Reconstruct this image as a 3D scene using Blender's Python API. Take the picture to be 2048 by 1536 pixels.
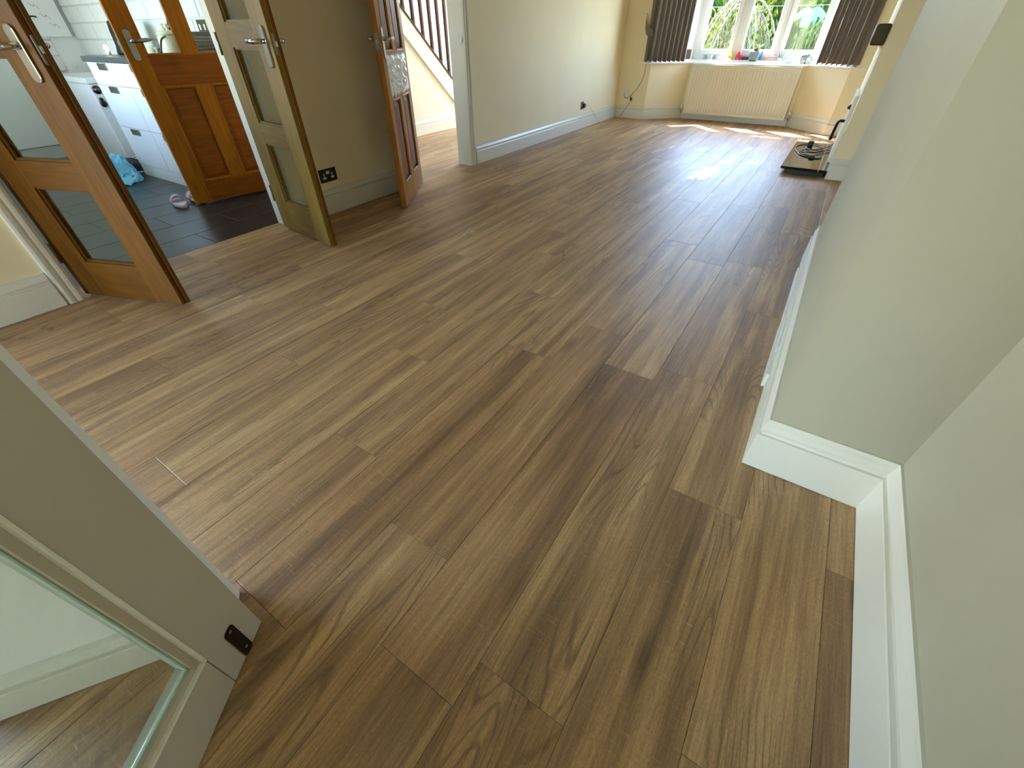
import bpy, bmesh, math, random
from mathutils import Vector, Matrix
random.seed(7)
C = bpy.context.scene.collection
S = bpy.context.scene
for o in list(bpy.data.objects): bpy.data.objects.remove(o)

# ------------------------------------------------------------------ camera
FPX, PITCH, ROLL, YAW, CAMH = 832.666, 0.7013013, -0.00788099, -0.58403754, 1.05
cy_, sy_, cp_, sp_ = math.cos(YAW), math.sin(YAW), math.cos(PITCH), math.sin(PITCH)
fwd = Vector((sy_*cp_, cy_*cp_, -sp_)); rt = Vector((cy_, -sy_, 0)); up = rt.cross(fwd)
R_ = math.cos(ROLL)*rt + math.sin(ROLL)*up
U_ = -math.sin(ROLL)*rt + math.cos(ROLL)*up
cam = bpy.data.cameras.new('camera'); co = bpy.data.objects.new('camera', cam); C.objects.link(co)
cam.sensor_width = 36; cam.sensor_fit = 'HORIZONTAL'; cam.lens = FPX/2048*36
cam.clip_start = 0.02; cam.clip_end = 200
m4 = Matrix.Identity(4)
for i in range(3):
    m4[i][0], m4[i][1], m4[i][2] = R_[i], U_[i], -fwd[i]
m4[2][3] = CAMH
co.matrix_world = m4
S.camera = co

# ------------------------------------------------------------------ sky, sun, daylight, exposure
SKY, SUN, EXPO = 2.3, 11.0, 1.55
KIT_FILL, HALL_FILL = 1.5, 4  # power of the added fill lights in kitchen and hall
SUN_EL = math.radians(50)
w = bpy.data.worlds.new('sky'); S.world = w; w.use_nodes = True
nt = w.node_tree; nt.nodes.clear()
sky = nt.nodes.new('ShaderNodeTexSky'); sky.sky_type = 'NISHITA'; sky.sun_disc = False
sky.sun_elevation = SUN_EL; sky.sun_rotation = math.radians(-45)
sky.air_density = 1.0; sky.dust_density = 0.6; sky.ozone_density = 1.0
bg = nt.nodes.new('ShaderNodeBackground'); bg.inputs['Strength'].default_value = SKY
out = nt.nodes.new('ShaderNodeOutputWorld')
nt.links.new(sky.outputs[0], bg.inputs[0]); nt.links.new(bg.outputs[0], out.inputs[0])
sl = bpy.data.lights.new('sun', 'SUN'); sl.energy = SUN; sl.angle = math.radians(0.55); sl.color = (1, .98, .95)
so = bpy.data.objects.new('sun', sl); C.objects.link(so)
sd = Vector((.7071*math.cos(SUN_EL), -.7071*math.cos(SUN_EL), -math.sin(SUN_EL)))
so.rotation_euler = sd.to_track_quat('-Z', 'Y').to_euler(); so.location = (-6, 14, 9)

def portal(name, loc, size, direction):
    l = bpy.data.lights.new(name, 'AREA'); l.shape = 'RECTANGLE'; l.size, l.size_y = size
    l.cycles.is_portal = True
    o = bpy.data.objects.new(name, l); C.objects.link(o); o.location = loc
    o.rotation_euler = Vector(direction).to_track_quat('-Z', 'Z').to_euler()
portal('bay_portal', (-1.26, 8.16, 1.5), (1.75, 1.5), (0, -1, 0))
portal('bay_portal_left', (-2.38, 7.92, 1.5), (.6, 1.5), (.68, -.73, 0))
portal('bay_portal_right', (-.15, 7.90, 1.5), (.6, 1.5), (-.68, -.73, 0))
portal('patio_portal', (-3.2, -1.35, 1.1), (1.7, 2.2), (1, 0, 0))
portal('back_portal', (-1.925, -3.8, 1.05), (.55, 2.1), (0, 1, 0))
portal('kitchen_portal', (-5.0, -.32, 1.45), (1.2, 1.3), (0, 1, 0))
portal('hall_portal', (-4.0, 7.5, 1.2), (1.5, 2.2), (0, -1, 0))

S.view_settings.view_transform = 'Standard'; S.view_settings.look = 'None'
S.view_settings.gamma = 1; S.view_settings.exposure = EXPO; S.view_settings.use_curve_mapping = False
S.cycles.use_denoising = True
S.cycles.max_bounces = 10; S.cycles.diffuse_bounces = 6; S.cycles.glossy_bounces = 4
S.cycles.transparent_max_bounces = 16; S.cycles.sample_clamp_indirect = 6
S.cycles.caustics_reflective = False; S.cycles.caustics_refractive = False

# ------------------------------------------------------------------ materials
def lin(c):
    return tuple(((v/255)/12.92 if v/255 <= .04045 else ((v/255+.055)/1.055)**2.4) for v in c) + (1,)
class NT:
    def __init__(s, name):
        s.m = bpy.data.materials.new(name); s.m.use_nodes = True; s.t = s.m.node_tree; s.t.nodes.clear()
        s.out = s.n('ShaderNodeOutputMaterial')
    def n(s, typ, **kw):
        d = s.t.nodes.new(typ)
        for k, v in kw.items(): setattr(d, k, v)
        return d
    def l(s, a, b): s.t.links.new(a, b)
    def noise(s, vec, scale, detail=2, rough=.5, dist=0):
        d = s.n('ShaderNodeTexNoise'); d.inputs['Scale'].default_value = scale; d.inputs['Detail'].default_value = detail
        d.inputs['Roughness'].default_value = rough; d.inputs['Distortion'].default_value = dist
        if vec is not None: s.l(vec, d.inputs['Vector'])
        return d.outputs['Fac']
    def mapv(s, vec, sc=(1, 1, 1), loc=(0, 0, 0)):
        d = s.n('ShaderNodeMapping'); d.inputs['Scale'].default_value = sc; d.inputs['Location'].default_value = loc
        s.l(vec, d.inputs['Vector']); return d.outputs[0]
    def math(s, op, a, b=None, clamp=False):
        d = s.n('ShaderNodeMath', operation=op); d.use_clamp = clamp
        for i, v in enumerate((a, b)):
            if v is None: continue
            if isinstance(v, (int, float)): d.inputs[i].default_value = v
            else: s.l(v, d.inputs[i])
        return d.outputs[0]
    def ramp(s, fac, stops, interp='LINEAR'):
        d = s.n('ShaderNodeValToRGB'); s.l(fac, d.inputs[0]); r = d.color_ramp; r.interpolation = interp
        while len(r.elements) < len(stops): r.elements.new(.5)
        for e, (p, c) in zip(r.elements, stops):
            e.position = p; e.color = c if len(c) == 4 else tuple(c)+(1,)
        return d.outputs[0]
    def mix(s, fac, a, b, blend='MIX'):
        d = s.n('ShaderNodeMix', data_type='RGBA', blend_type=blend)
        for i, v in ((0, fac), (6, a), (7, b)):
            if isinstance(v, (int, float)): d.inputs[i].default_value = v
            elif isinstance(v, tuple): d.inputs[i].default_value = v
            else: s.l(v, d.inputs[i])
        return d.outputs[2]
    def bsdf(s, col, rough=.5, metal=0, spec=.5, bump=None, bstr=.1, bdist=.002, coat=0, sheen=0, trans=0):
        b = s.n('ShaderNodeBsdfPrincipled')
        for k, v in (('Base Color', col), ('Roughness', rough)):
            if isinstance(v, (int, float, tuple)): b.inputs[k].default_value = v
            else: s.l(v, b.inputs[k])
        b.inputs['Metallic'].default_value = metal; b.inputs['Specular IOR Level'].default_value = spec
        b.inputs['Coat Weight'].default_value = coat; b.inputs['Sheen Weight'].default_value = sheen
        b.inputs['Transmission Weight'].default_value = trans
        if bump is not None:
            bp = s.n('ShaderNodeBump'); bp.inputs['Strength'].default_value = bstr; bp.inputs['Distance'].default_value = bdist
            s.l(bump, bp.inputs['Height']); s.l(bp.outputs[0], b.inputs['Normal'])
        s.l(b.outputs[0], s.out.inputs[0]); return b
    def obj(s): return s.n('ShaderNodeTexCoord').outputs['Object']

def plain(name, rgb, rough=.5, metal=0, spec=.5, var=.06, scale=3.0, bump=0, bscale=150, coat=0, sheen=0):
    t = NT(name); v = t.obj(); c = lin(rgb)
    f = t.noise(v, scale, 3)
    a = tuple(x*(1-var) for x in c[:3])+(1,); b = tuple(min(1, x*(1+var)) for x in c[:3])+(1,)
    col = t.ramp(f, [(.3, a), (.7, b)])
    bm = t.noise(v, bscale, 2) if bump else None
    t.bsdf(col, rough, metal, spec, bm, bump, .001, coat, sheen); return t.m

def floor_wood():
    t = NT('plank_vinyl_oak'); v = t.obj()
    info = t.n('ShaderNodeObjectInfo')
    rnd = info.outputs['Random']
    cmb = t.n('ShaderNodeCombineXYZ')
    t.l(t.math('MULTIPLY', rnd, 91.0), cmb.inputs[0]); t.l(t.math('MULTIPLY', rnd, 57.0), cmb.inputs[1]); t.l(t.math('MULTIPLY', rnd, 33.0), cmb.inputs[2])
    add = t.n('ShaderNodeVectorMath', operation='ADD'); t.l(v, add.inputs[0]); t.l(cmb.outputs[0], add.inputs[1])
    p = add.outputs[0]
    # broad tonal streaks that run along the board
    band = t.noise(t.mapv(p, (15.0, 1.0, 1)), 1.0, 4, .55, .2)
    col = t.ramp(band, [(.20, lin((124, 98, 74))), (.40, lin((174, 142, 107))), (.56, lin((206, 172, 131))), (.78, lin((236, 208, 165)))])
    # tone of each board
    tone = t.ramp(rnd, [(0, lin((226, 214, 198))), (.5, lin((240, 233, 218))), (1, lin((255, 250, 236)))])
    col = t.mix(1.0, col, tone, 'MULTIPLY')
    # cathedral figure: contour lines of a slow field
    fld = t.noise(t.mapv(p, (5.5, .5, 1)), 1.0, 1.2, .45, .05)
    wob = t.noise(t.mapv(p, (90, 14, 1)), 1.0, 2)
    ring = t.math('SINE', t.math('ADD', t.math('MULTIPLY', fld, 260.0), t.math('MULTIPLY', wob, 2.2)))
    ringm = t.ramp(ring, [(.55, (0, 0, 0)), (1.0, (1, 1, 1))])
    where = t.ramp(t.noise(t.mapv(p, (4.0, 1.6, 1), (7, 3, 0)), 1.0, 1), [(.47, (0, 0, 0)), (.60, (1, 1, 1))])
    col = t.mix(t.math('MULTIPLY', t.math('MULTIPLY', ringm, where), .5), col, lin((92, 70, 50)))
    # pores
    fib = t.noise(t.mapv(p, (300, 9, 1)), 1.0, 3, .65)
    mid = t.noise(t.mapv(p, (85, 2.6, 1)), 1.0, 3, .6)
    col = t.mix(.6, col, t.ramp(mid, [(.34, (.62, .57, .50)), (.56, (1.04, 1.03, 1.0))]), 'MULTIPLY')
    col = t.mix(.55, col, t.ramp(fib, [(.34, (.55, .50, .44)), (.56, (1.0, .99, .97))]), 'MULTIPLY')
    spk = t.noise(t.mapv(p, (420, 130, 1)), 1.0, 2, .7)
    col = t.mix(.55, col, t.ramp(spk, [(.36, (.68, .64, .58)), (.62, (1.12, 1.10, 1.06))]), 'MULTIPLY')
    # saw marks and flecks across the grain
    saw = t.noise(t.mapv(p, (26, 240, 1)), 1.0, 2, .5, .3)
    sw = t.ramp(t.noise(t.mapv(p, (5, 2.2, 1), (3, 9, 0)), 1.0, 2), [(.47, (0, 0, 0)), (.6, (1, 1, 1))])
    sawm = t.math('MULTIPLY', t.ramp(saw, [(.63, (0, 0, 0)), (.70, (1, 1, 1))]), sw)
    col = t.mix(t.math('MULTIPLY', sawm, .2), col, lin((236, 214, 176)))
    # knots
    vor = t.n('ShaderNodeTexVoronoi'); vor.inputs['Scale'].default_value = 1.0
    t.l(t.mapv(p, (5.0, 1.3, 1)), vor.inputs['Vector'])
    kn = t.ramp(vor.outputs['Distance'], [(.03, (1, 1, 1)), (.12, (0, 0, 0))])
    col = t.mix(t.math('MULTIPLY', kn, .6), col, lin((86, 64, 46)))
    rg = t.math('ADD', t.math('MULTIPLY', fib, .12), .44)
    t.bsdf(col, rg, 0, .8, t.math('ADD', fib, t.math('MULTIPLY', sawm, .4)), .10, .0006)
    return t.m

def door_wood(name, dark, light, axis, rough=.48):
    t = NT(name); v = t.obj()
    sc = {'z': (60, 60, 2.4), 'x': (2.4, 60, 60)}[axis]; sc2 = {'z': (7, 7, .8), 'x': (.8, 7, 7)}[axis]
    f = t.noise(t.mapv(v, sc), 1, 3, .6, .3); g = t.noise(t.mapv(v, sc2), 1, 2, .5, .6)
    ring = t.math('SINE', t.math('MULTIPLY', g, 60.0))
    mixf = t.math('ADD', t.math('MULTIPLY', f, .6), t.math('ADD', t.math('MULTIPLY', ring, .06), t.math('MULTIPLY', g, .4)))
    col = t.ramp(mixf, [(.3, lin(dark)), (.7, lin(light))])
    t.bsdf(col, rough, 0, .2, f, .05, .0006, 0); return t.m

def glass(name, tint=(1, 1, 1, 1), rough=0.0, refl=1.0):
    t = NT(name)
    tr = t.n('ShaderNodeBsdfTransparent'); tr.inputs[0].default_value = tint
    gl = t.n('ShaderNodeBsdfGlossy'); gl.inputs['Roughness'].default_value = rough
    geo = t.n('ShaderNodeNewGeometry'); dt = t.n('ShaderNodeVectorMath', operation='DOT_PRODUCT')
    t.l(geo.outputs['Normal'], dt.inputs[0]); t.l(geo.outputs['Incoming'], dt.inputs[1])
    k = t.math('SUBTRACT', 1.0, t.math('ABSOLUTE', dt.outputs['Value']))
    f = t.math('ADD', .05*refl, t.math('MULTIPLY', t.math('POWER', k, 5.0), .9), True)   # reflectance of a thin sheet
    f = t.math('MULTIPLY', f, t.math('SUBTRACT', 1.0, geo.outputs['Backfacing']))
    mx = t.n('ShaderNodeMixShader'); t.l(f, mx.inputs[0])
    t.l(tr.outputs[0], mx.inputs[1]); t.l(gl.outputs[0], mx.inputs[2]); t.l(mx.outputs[0], t.out.inputs[0]); return t.m

LEAF = .25
def leaf_mat(name, dark, light, trans=.45):
    t = NT(name); geo = t.n('ShaderNodeNewGeometry')
    col = t.ramp(geo.outputs['Random Per Island'], [(0, tuple(c*LEAF for c in lin(dark)[:3])), (1, tuple(c*LEAF for c in lin(light)[:3]))])
    d = t.n('ShaderNodeBsdfPrincipled'); t.l(col, d.inputs['Base Color']); d.inputs['Roughness'].default_value = .4
    tr = t.n('ShaderNodeBsdfTranslucent'); t.l(t.mix(1.0, col, (1.0, 1.0, .55, 1), 'MULTIPLY'), tr.inputs[0])
    mx = t.n('ShaderNodeMixShader'); mx.inputs[0].default_value = trans
    t.l(d.outputs[0], mx.inputs[1]); t.l(tr.outputs[0], mx.inputs[2]); t.l(mx.outputs[0], t.out.inputs[0]); return t.m

M = {}
M['floor'] = floor_wood()
M['sub'] = plain('subfloor', (40, 32, 26), .9)
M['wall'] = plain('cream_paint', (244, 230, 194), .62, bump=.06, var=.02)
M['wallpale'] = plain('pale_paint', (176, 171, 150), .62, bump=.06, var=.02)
M['white'] = plain('white_gloss', (226, 223, 210), .28, var=.015)
M['whitematt'] = plain('white_matt', (240, 240, 234), .6, var=.015)
M['ceil'] = plain('ceiling_white', (240, 238, 230), .8, var=.01)
M['doorshaded'] = plain('door_white_shaded', (186, 177, 160), .32, var=.015)  # white paint greyed, its shade put into the colour
M['upvc'] = plain('upvc', (244, 246, 246), .25, var=.01)
M['oakz'] = door_wood('oak_up', (84, 50, 0), (116, 72, 1), 'z')
M['oakx'] = door_wood('oak_across', (84, 50, 0), (116, 72, 1), 'x')
M['honz'] = door_wood('honey_oak_up', (142, 84, 8), (182, 112, 18), 'z')
M['honx'] = door_wood('honey_oak_across', (122, 64, 6), (156, 86, 12), 'x')
M['redz'] = door_wood('reddish_oak_up', (104, 50, 28), (142, 78, 44), 'z')
M['glarez'] = door_wood('glare_oak_up', (108, 82, 30), (134, 104, 46), 'z')  # same oak as the nearer leaf, glare put into the colour
M['glarex'] = door_wood('glare_oak_across', (108, 82, 30), (134, 104, 46), 'x')
M['ambz'] = door_wood('amber_oak_up', (152, 100, 42), (190, 134, 66), 'z')
M['ambx'] = door_wood('amber_oak_across', (152, 100, 42), (190, 134, 66), 'x')
M['brown'] = door_wood('stair_brown', (60, 36, 20), (92, 58, 36), 'z')
M['chrome'] = plain('chrome', (205, 205, 203), .12, 1, var=.03)
M['steel'] = plain('brushed_steel', (150, 148, 142), .32, 1, var=.06)
M['bronze'] = plain('dark_bronze', (52, 46, 38), .38, .8, var=.2)
M['black'] = plain('black_plastic', (16, 16, 17), .4, var=.2)
M['blackgloss'] = plain('black_granite', (14, 14, 15), .09, var=.3, scale=40)
M['cable'] = plain('black_cable', (20, 20, 22), .45)
M['whitecable'] = plain('white_cable', (205, 200, 186), .5)
M['greycable'] = plain('grey_cable', (120, 112, 98), .5)
M['socket'] = plain('brushed_plate', (118, 104, 92), .35, .9, var=.08)
M['darkplate'] = plain('dark_nickel_plate', (58, 48, 44), .3, .7, var=.1)
M['plastic'] = plain('white_plastic', (232, 230, 222), .35)
M['rad'] = plain('radiator_white', (238, 233, 216), .35, var=.01)
M['pane'] = glass('clear_pane', (.93, .97, .95, 1))
M['panewin'] = glass('window_pane', (.97, .99, .98, 1), refl=.25)
M['panegreen'] = glass('thick_pane', (.92, .97, .94, 1), refl=3.2)
M['glassedge'] = plain('glass_edge_green', (186, 214, 200), .15)
M['tile'] = plain('slate_tile', (38, 42, 44), .3, var=.35, scale=9, bump=.25, bscale=60)
M['grout'] = plain('grout', (122, 124, 122), .8)
M['brick'] = plain('white_brick_tile', (226, 230, 228), .45, var=.05, bump=.25, bscale=40)
M['mortar'] = plain('brick_joint', (200, 205, 205), .8)
M['unit'] = plain('white_unit', (236, 240, 240), .2, var=.01)
M['worktop'] = plain('grey_worktop', (72, 78, 82), .3, var=.15, scale=60)
M['mantel'] = plain('dark_olive_beam', (66, 54, 18), .6, var=.3, scale=14)
M['bag'] = plain('blue_bag', (120, 198, 226), .25, var=.15, scale=10)
M['lilac'] = plain('lilac_foam', (214, 200, 216), .55)
M['cream'] = plain('cream_enamel', (228, 228, 206), .3)
M['basket'] = plain('grey_basket', (112, 106, 96), .7, var=.3, scale=40)
M['floor_glint'] = plain('painted_wet_glint', (244, 250, 252), .3, var=.05)  # reflection on a wet smear put into a pale base colour
M['bubble'] = plain('crinkled_film', (240, 238, 234), .22, var=.12, scale=22, bump=.9, bscale=26)
M['plaster'] = plain('bare_plaster', (226, 226, 218), .7, bump=.3, bscale=60)
M['paper'] = plain('paper_white', (238, 242, 242), .5, var=.01)
M['pencil'] = plain('pale_grey_ink', (150, 160, 166), .6)

def curtain_mat():
    t = NT('taupe_curtain'); v = t.obj()
    f = t.noise(t.mapv(v, (260, 260, 260)), 1, 2)
    col = t.ramp(f, [(.3, lin((100, 91, 84))), (.7, lin((132, 122, 113)))])
    t.bsdf(col, .75, 0, .3, f, .15, .001, 0, .3); return t.m
M['curtain'] = curtain_mat()

# ------------------------------------------------------------------ mesh helpers
class MB:
    def __init__(s): s.v = []; s.f = []; s.sm = []
    def add(s, vs, fs, smooth=False):
        k = len(s.v); s.v += [tuple(p) for p in vs]
        for f in fs: s.f.append([i+k for i in f]); s.sm.append(smooth)
        return s
    def box(s, x0, x1, y0, y1, z0, z1):
        x0, x1 = min(x0, x1), max(x0, x1); y0, y1 = min(y0, y1), max(y0, y1); z0, z1 = min(z0, z1), max(z0, z1)
        return s.add([(x0, y0, z0), (x1, y0, z0), (x1, y1, z0), (x0, y1, z0), (x0, y0, z1), (x1, y0, z1), (x1, y1, z1), (x0, y1, z1)],
              [(0, 3, 2, 1), (4, 5, 6, 7), (0, 1, 5, 4), (1, 2, 6, 5), (2, 3, 7, 6), (3, 0, 4, 7)])
    def prism(s, poly, z0, z1):
        n = len(poly); a = sum(poly[i][0]*poly[(i+1) % n][1]-poly[(i+1) % n][0]*poly[i][1] for i in range(n))
        if a < 0: poly = poly[::-1]
        vs = [(x, y, z0) for x, y in poly]+[(x, y, z1) for x, y in poly]
        return s.add(vs, [list(range(n))[::-1], list(range(n, 2*n))]+[(i, (i+1) % n, n+(i+1) % n, n+i) for i in range(n)])
    def bar(s, p0, p1, wdt, hgt, upv=(0, 0, 1)):
        p0, p1 = Vector(p0), Vector(p1); d = (p1-p0).normalized(); a = d.cross(Vector(upv)).normalized(); b = a.cross(d)
        vs = [p+a*wdt/2*i+b*hgt/2*j for p in (p0, p1) for i, j in ((-1, -1), (1, -1), (1, 1), (-1, 1))]
        return s.add(vs, [(3, 2, 1, 0), (4, 5, 6, 7), (0, 1, 5, 4), (1, 2, 6, 5), (2, 3, 7, 6), (3, 0, 4, 7)])
    def tube(s, pts, r, n=8):
        pts = [Vector(p) for p in pts]; rings = []; prev = None
        rr = r if isinstance(r, (list, tuple)) else [r]*len(pts)
        for i, p in enumerate(pts):
            d = (pts[min(i+1, len(pts)-1)]-pts[max(i-1, 0)]).normalized()
            a = d.orthogonal().normalized() if prev is None else (prev-d*prev.dot(d)).normalized()
            prev = a; b = d.cross(a)
            rings.append([p+(a*math.cos(2*math.pi*k/n)+b*math.sin(2*math.pi*k/n))*rr[i] for k in range(n)])
        vs = [q for g in rings for q in g]; fs = []
        for i in range(len(pts)-1):
            for k in range(n): fs.append((i*n+k, i*n+(k+1) % n, (i+1)*n+(k+1) % n, (i+1)*n+k))
        fs.append(list(range(n))[::-1]); fs.append([(len(pts)-1)*n+k for k in range(n)])
        return s.add(vs, fs, True)
    def lathe(s, prof, c=(0, 0, 0), n=20):
        vs = [(c[0]+r*math.cos(2*math.pi*k/n), c[1]+r*math.sin(2*math.pi*k/n), c[2]+z) for r, z in prof for k in range(n)]; fs = []
        for i in range(len(prof)-1):
            for k in range(n): fs.append((i*n+k, i*n+(k+1) % n, (i+1)*n+(k+1) % n, (i+1)*n+k))
        fs.append(list(range(n))[::-1]); fs.append([(len(prof)-1)*n+k for k in range(n)])
        return s.add(vs, fs, True)
    def ell(s, c, r, n=12, m=8):
        prof = [(max(1e-4, math.sin(math.pi*i/m)), -math.cos(math.pi*i/m)) for i in range(m+1)]
        vs = [(c[0]+r[0]*p*math.cos(2*math.pi*k/n), c[1]+r[1]*p*math.sin(2*math.pi*k/n), c[2]+r[2]*z) for p, z in prof for k in range(n)]
        fs = [(i*n+k, i*n+(k+1) % n, (i+1)*n+(k+1) % n, (i+1)*n+k) for i in range(m) for k in range(n)]
        return s.add(vs, fs, True)
    def sweep(s, path, prof, side=1):
        """profile points (d, z): d is pushed out to the given side of a plan path; ends capped, corners mitred"""
        P = [Vector(p) for p in path]; n = len(P); rows = []
        for i in range(n):
            ds = []
            if i > 0: ds.append((P[i]-P[i-1]).normalized())
            if i < n-1: ds.append((P[i+1]-P[i]).normalized())
            nn = [Vector((-d.y, d.x))*side for d in ds]
            if len(nn) == 2:
                b = (nn[0]+nn[1]).normalized(); b = b/max(.3, b.dot(nn[0]))
            else: b = nn[0]
            rows.append([(P[i].x+b.x*d, P[i].y+b.y*d, z) for d, z in prof])
        k = len(prof); vs = [q for r in rows for q in r]; fs = []
        for i in range(n-1):
            for j in range(k):
                a = (i*k+j, i*k+(j+1) % k, (i+1)*k+(j+1) % k, (i+1)*k+j); fs.append(a if side < 0 else a[::-1])
        e0 = list(range(k)); e1 = [(n-1)*k+j for j in range(k)]
        fs.append(e0 if side > 0 else e0[::-1]); fs.append(e1[::-1] if side > 0 else e1)
        return s.add(vs, fs)
    def build(s, name, mat, parent=None, bevel=0, seg=2, loc=None):
        me = bpy.data.meshes.new(name); me.from_pydata(s.v, [], s.f); me.validate()
        if len(s.sm) == len(me.polygons): me.polygons.foreach_set('use_smooth', s.sm)
        me.materials.append(mat); me.update()
        bm = bmesh.new(); bm.from_mesh(me); bmesh.ops.recalc_face_normals(bm, faces=bm.faces); bm.to_mesh(me); bm.free()
        o = bpy.data.objects.new(name, me); C.objects.link(o)
        if parent is not None: o.parent = parent
        if loc is not None: o.location = loc
        if bevel:
            b = o.modifiers.new('bevel', 'BEVEL'); b.width = bevel; b.segments = seg; b.limit_method = 'ANGLE'
            b.angle_limit = math.radians(40)
        return o

def tag(o, label=None, cat=None, group=None, kind=None):
    for k, v in (('label', label), ('category', cat), ('group', group), ('kind', kind)):
        if v: o[k] = v
    return o
def thing(name, label, cat, loc=(0, 0, 0), rz=0, group=None, kind=None):
    o = bpy.data.objects.new(name, None); o.empty_display_size = .1; C.objects.link(o)
    o.location = loc; o.rotation_euler = (0, 0, rz); return tag(o, label, cat, group, kind)
def struct(o, label=None): return tag(o, label, None, None, 'structure')

CEIL = 2.45
LX = -2.95                                                   # left wall face
# ------------------------------------------------------------------ setting: walls
def wallbox(name, mat, boxes, label=None):
    b = MB()
    for x in boxes: b.box(*x)
    return struct(b.build(name, mat), label)
W0, W1 = -3.11, LX
wallbox('wall_left', M['wall'], [
    (W0, W1, -3.6, -2.2, 0, CEIL), (W0, W1, -2.2, -.5, 2.2, CEIL), (W0, W1, -.5, .395, 0, CEIL),
    (W0, W1, .395, 1.66, 2.03, CEIL), (W0, W1, 1.66, 2.945, 0, CEIL), (W0, W1, 2.945, 3.755, 2.03, CEIL),
    (W0, W1, 3.755, 7.62, 0, CEIL)], 'long cream painted wall with two doorways')
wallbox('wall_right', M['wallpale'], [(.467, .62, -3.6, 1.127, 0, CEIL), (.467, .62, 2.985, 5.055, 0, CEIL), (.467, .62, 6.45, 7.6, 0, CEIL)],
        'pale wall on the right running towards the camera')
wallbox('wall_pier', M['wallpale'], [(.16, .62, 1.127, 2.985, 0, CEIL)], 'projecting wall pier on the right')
wallbox('wall_chimney', M['wall'], [(.133, .62, 5.055, 6.45, 0, CEIL)], 'chimney breast beyond the pier')
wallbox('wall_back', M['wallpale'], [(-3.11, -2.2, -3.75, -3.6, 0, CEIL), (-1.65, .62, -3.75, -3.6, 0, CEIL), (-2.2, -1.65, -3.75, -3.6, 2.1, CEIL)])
wallbox('ceiling', M['ceil'], [(-7.5, .8, -3.8, 8.35, CEIL, CEIL+.1)])
# bay: returns, low wall under the board, lintel
BI = [(-2.485, 7.5), (-2.03, 7.92), (-.52, 7.92), (-.02, 7.45)]        # inner face of the low bay wall
BO = [(-2.62, 7.62), (-2.10, 8.10), (-.45, 8.10), (.11, 7.58)]         # outer line
b = MB()
b.box(-3.11, -2.485, 7.5, 7.66, 0, CEIL); b.box(-.02, .62, 7.45, 7.6, 0, CEIL)
for i in range(3):
    q = [BI[i], BI[i+1], BO[i+1], BO[i]]
    b.prism(q, 0, .685); b.prism(q, 2.22, CEIL)
struct(b.build('wall_bay', M['wall']), 'cream bay wall around the window')
# free-standing stub of wall behind the white door
nd = Vector((-.559, -.829)); nn_ = Vector((.829, -.559)); e0 = Vector((-.738, -.042))-nn_*.018
e1 = e0+nd*.45
b = MB(); b.prism([tuple(e0), tuple(e1), tuple(e1-nn_*.076), tuple(e0-nn_*.076)], 0, CEIL)
struct(b.build('wall_front', M['whitematt'], bevel=.003), 'narrow end of a partition behind the white door')

# hall and kitchen shells
wallbox('wall_hall', M['whitematt'], [(-5.6, -5.47, 2.45, 7.6, 0, CEIL), (-5.6, -4.75, 7.5, 7.62, 0, CEIL), (-3.25, -3.11, 7.5, 7.62, 0, CEIL),
                                  (-4.75, -3.25, 7.5, 7.62, 2.3, CEIL)])
wallbox('wall_kitchen', M['unit'], [(-7.35, -4.02, 2.352, 2.45, 0, CEIL), (-3.2, -3.11, 2.352, 2.45, 0, CEIL), (-4.02, -3.2, 2.352, 2.45, 2.03, CEIL),
                                    (-7.35, -7.2, -.3, 2.352, 0, CEIL), (-7.35, -5.6, -.3, -.18, 0, CEIL), (-4.4, -3.11, -.3, -.18, 0, CEIL),
                                    (-5.6, -4.4, -.3, -.18, 0, .8), (-5.6, -4.4, -.3, -.18, 2.1, CEIL)])

# ------------------------------------------------------------------ floor and its planks
fl = struct(MB().box(-5.6, .62, -3.75, 8.3, -.03, -.0062).build('floor', M['sub']), 'oak effect plank floor')
PW, PL, X0 = 0.206, 1.2385, -0.0245
phase = {0: .89, -1: .212, -2: .118, -3: .351, -4: 1.258, -5: 1.73, -6: .965, -7: .098, -8: .662, -9: 1.04, -10: .348, -11: .878,
         -12: 1.258, -13: .412, -14: 1.024, 1: .30, 2: .86}
pmesh = {}
def plank_mesh(wd, ln):
    key = (round(wd, 3), round(ln, 3))
    if key in pmesh: return pmesh[key]
    g, h, t, bv = .0004, .0002, .006, .0011
    x, y = wd/2-g, ln/2-g
    vs = [(-x, -y, -t), (x, -y, -t), (x, y, -t), (-x, y, -t), (-x, -y, -bv*.6), (x, -y, -bv*.6), (x, y, -bv*.6), (-x, y, -bv*.6),
          (-x+bv, -y+bv, 0), (x-bv, -y+bv, 0), (x-bv, y-bv, 0), (-x+bv, y-bv, 0)]
    fs = [(0, 3, 2, 1), (8, 9, 10, 11)]
    for i in range(4):
        j = (i+1) % 4; fs += [(i, j, 4+j, 4+i), (4+i, 4+j, 8+j, 8+i)]
    me = bpy.data.meshes.new('plank'); me.from_pydata(vs, [], fs); me.materials.append(M['floor']); me.update()
    pmesh[key] = me; return me
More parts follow.
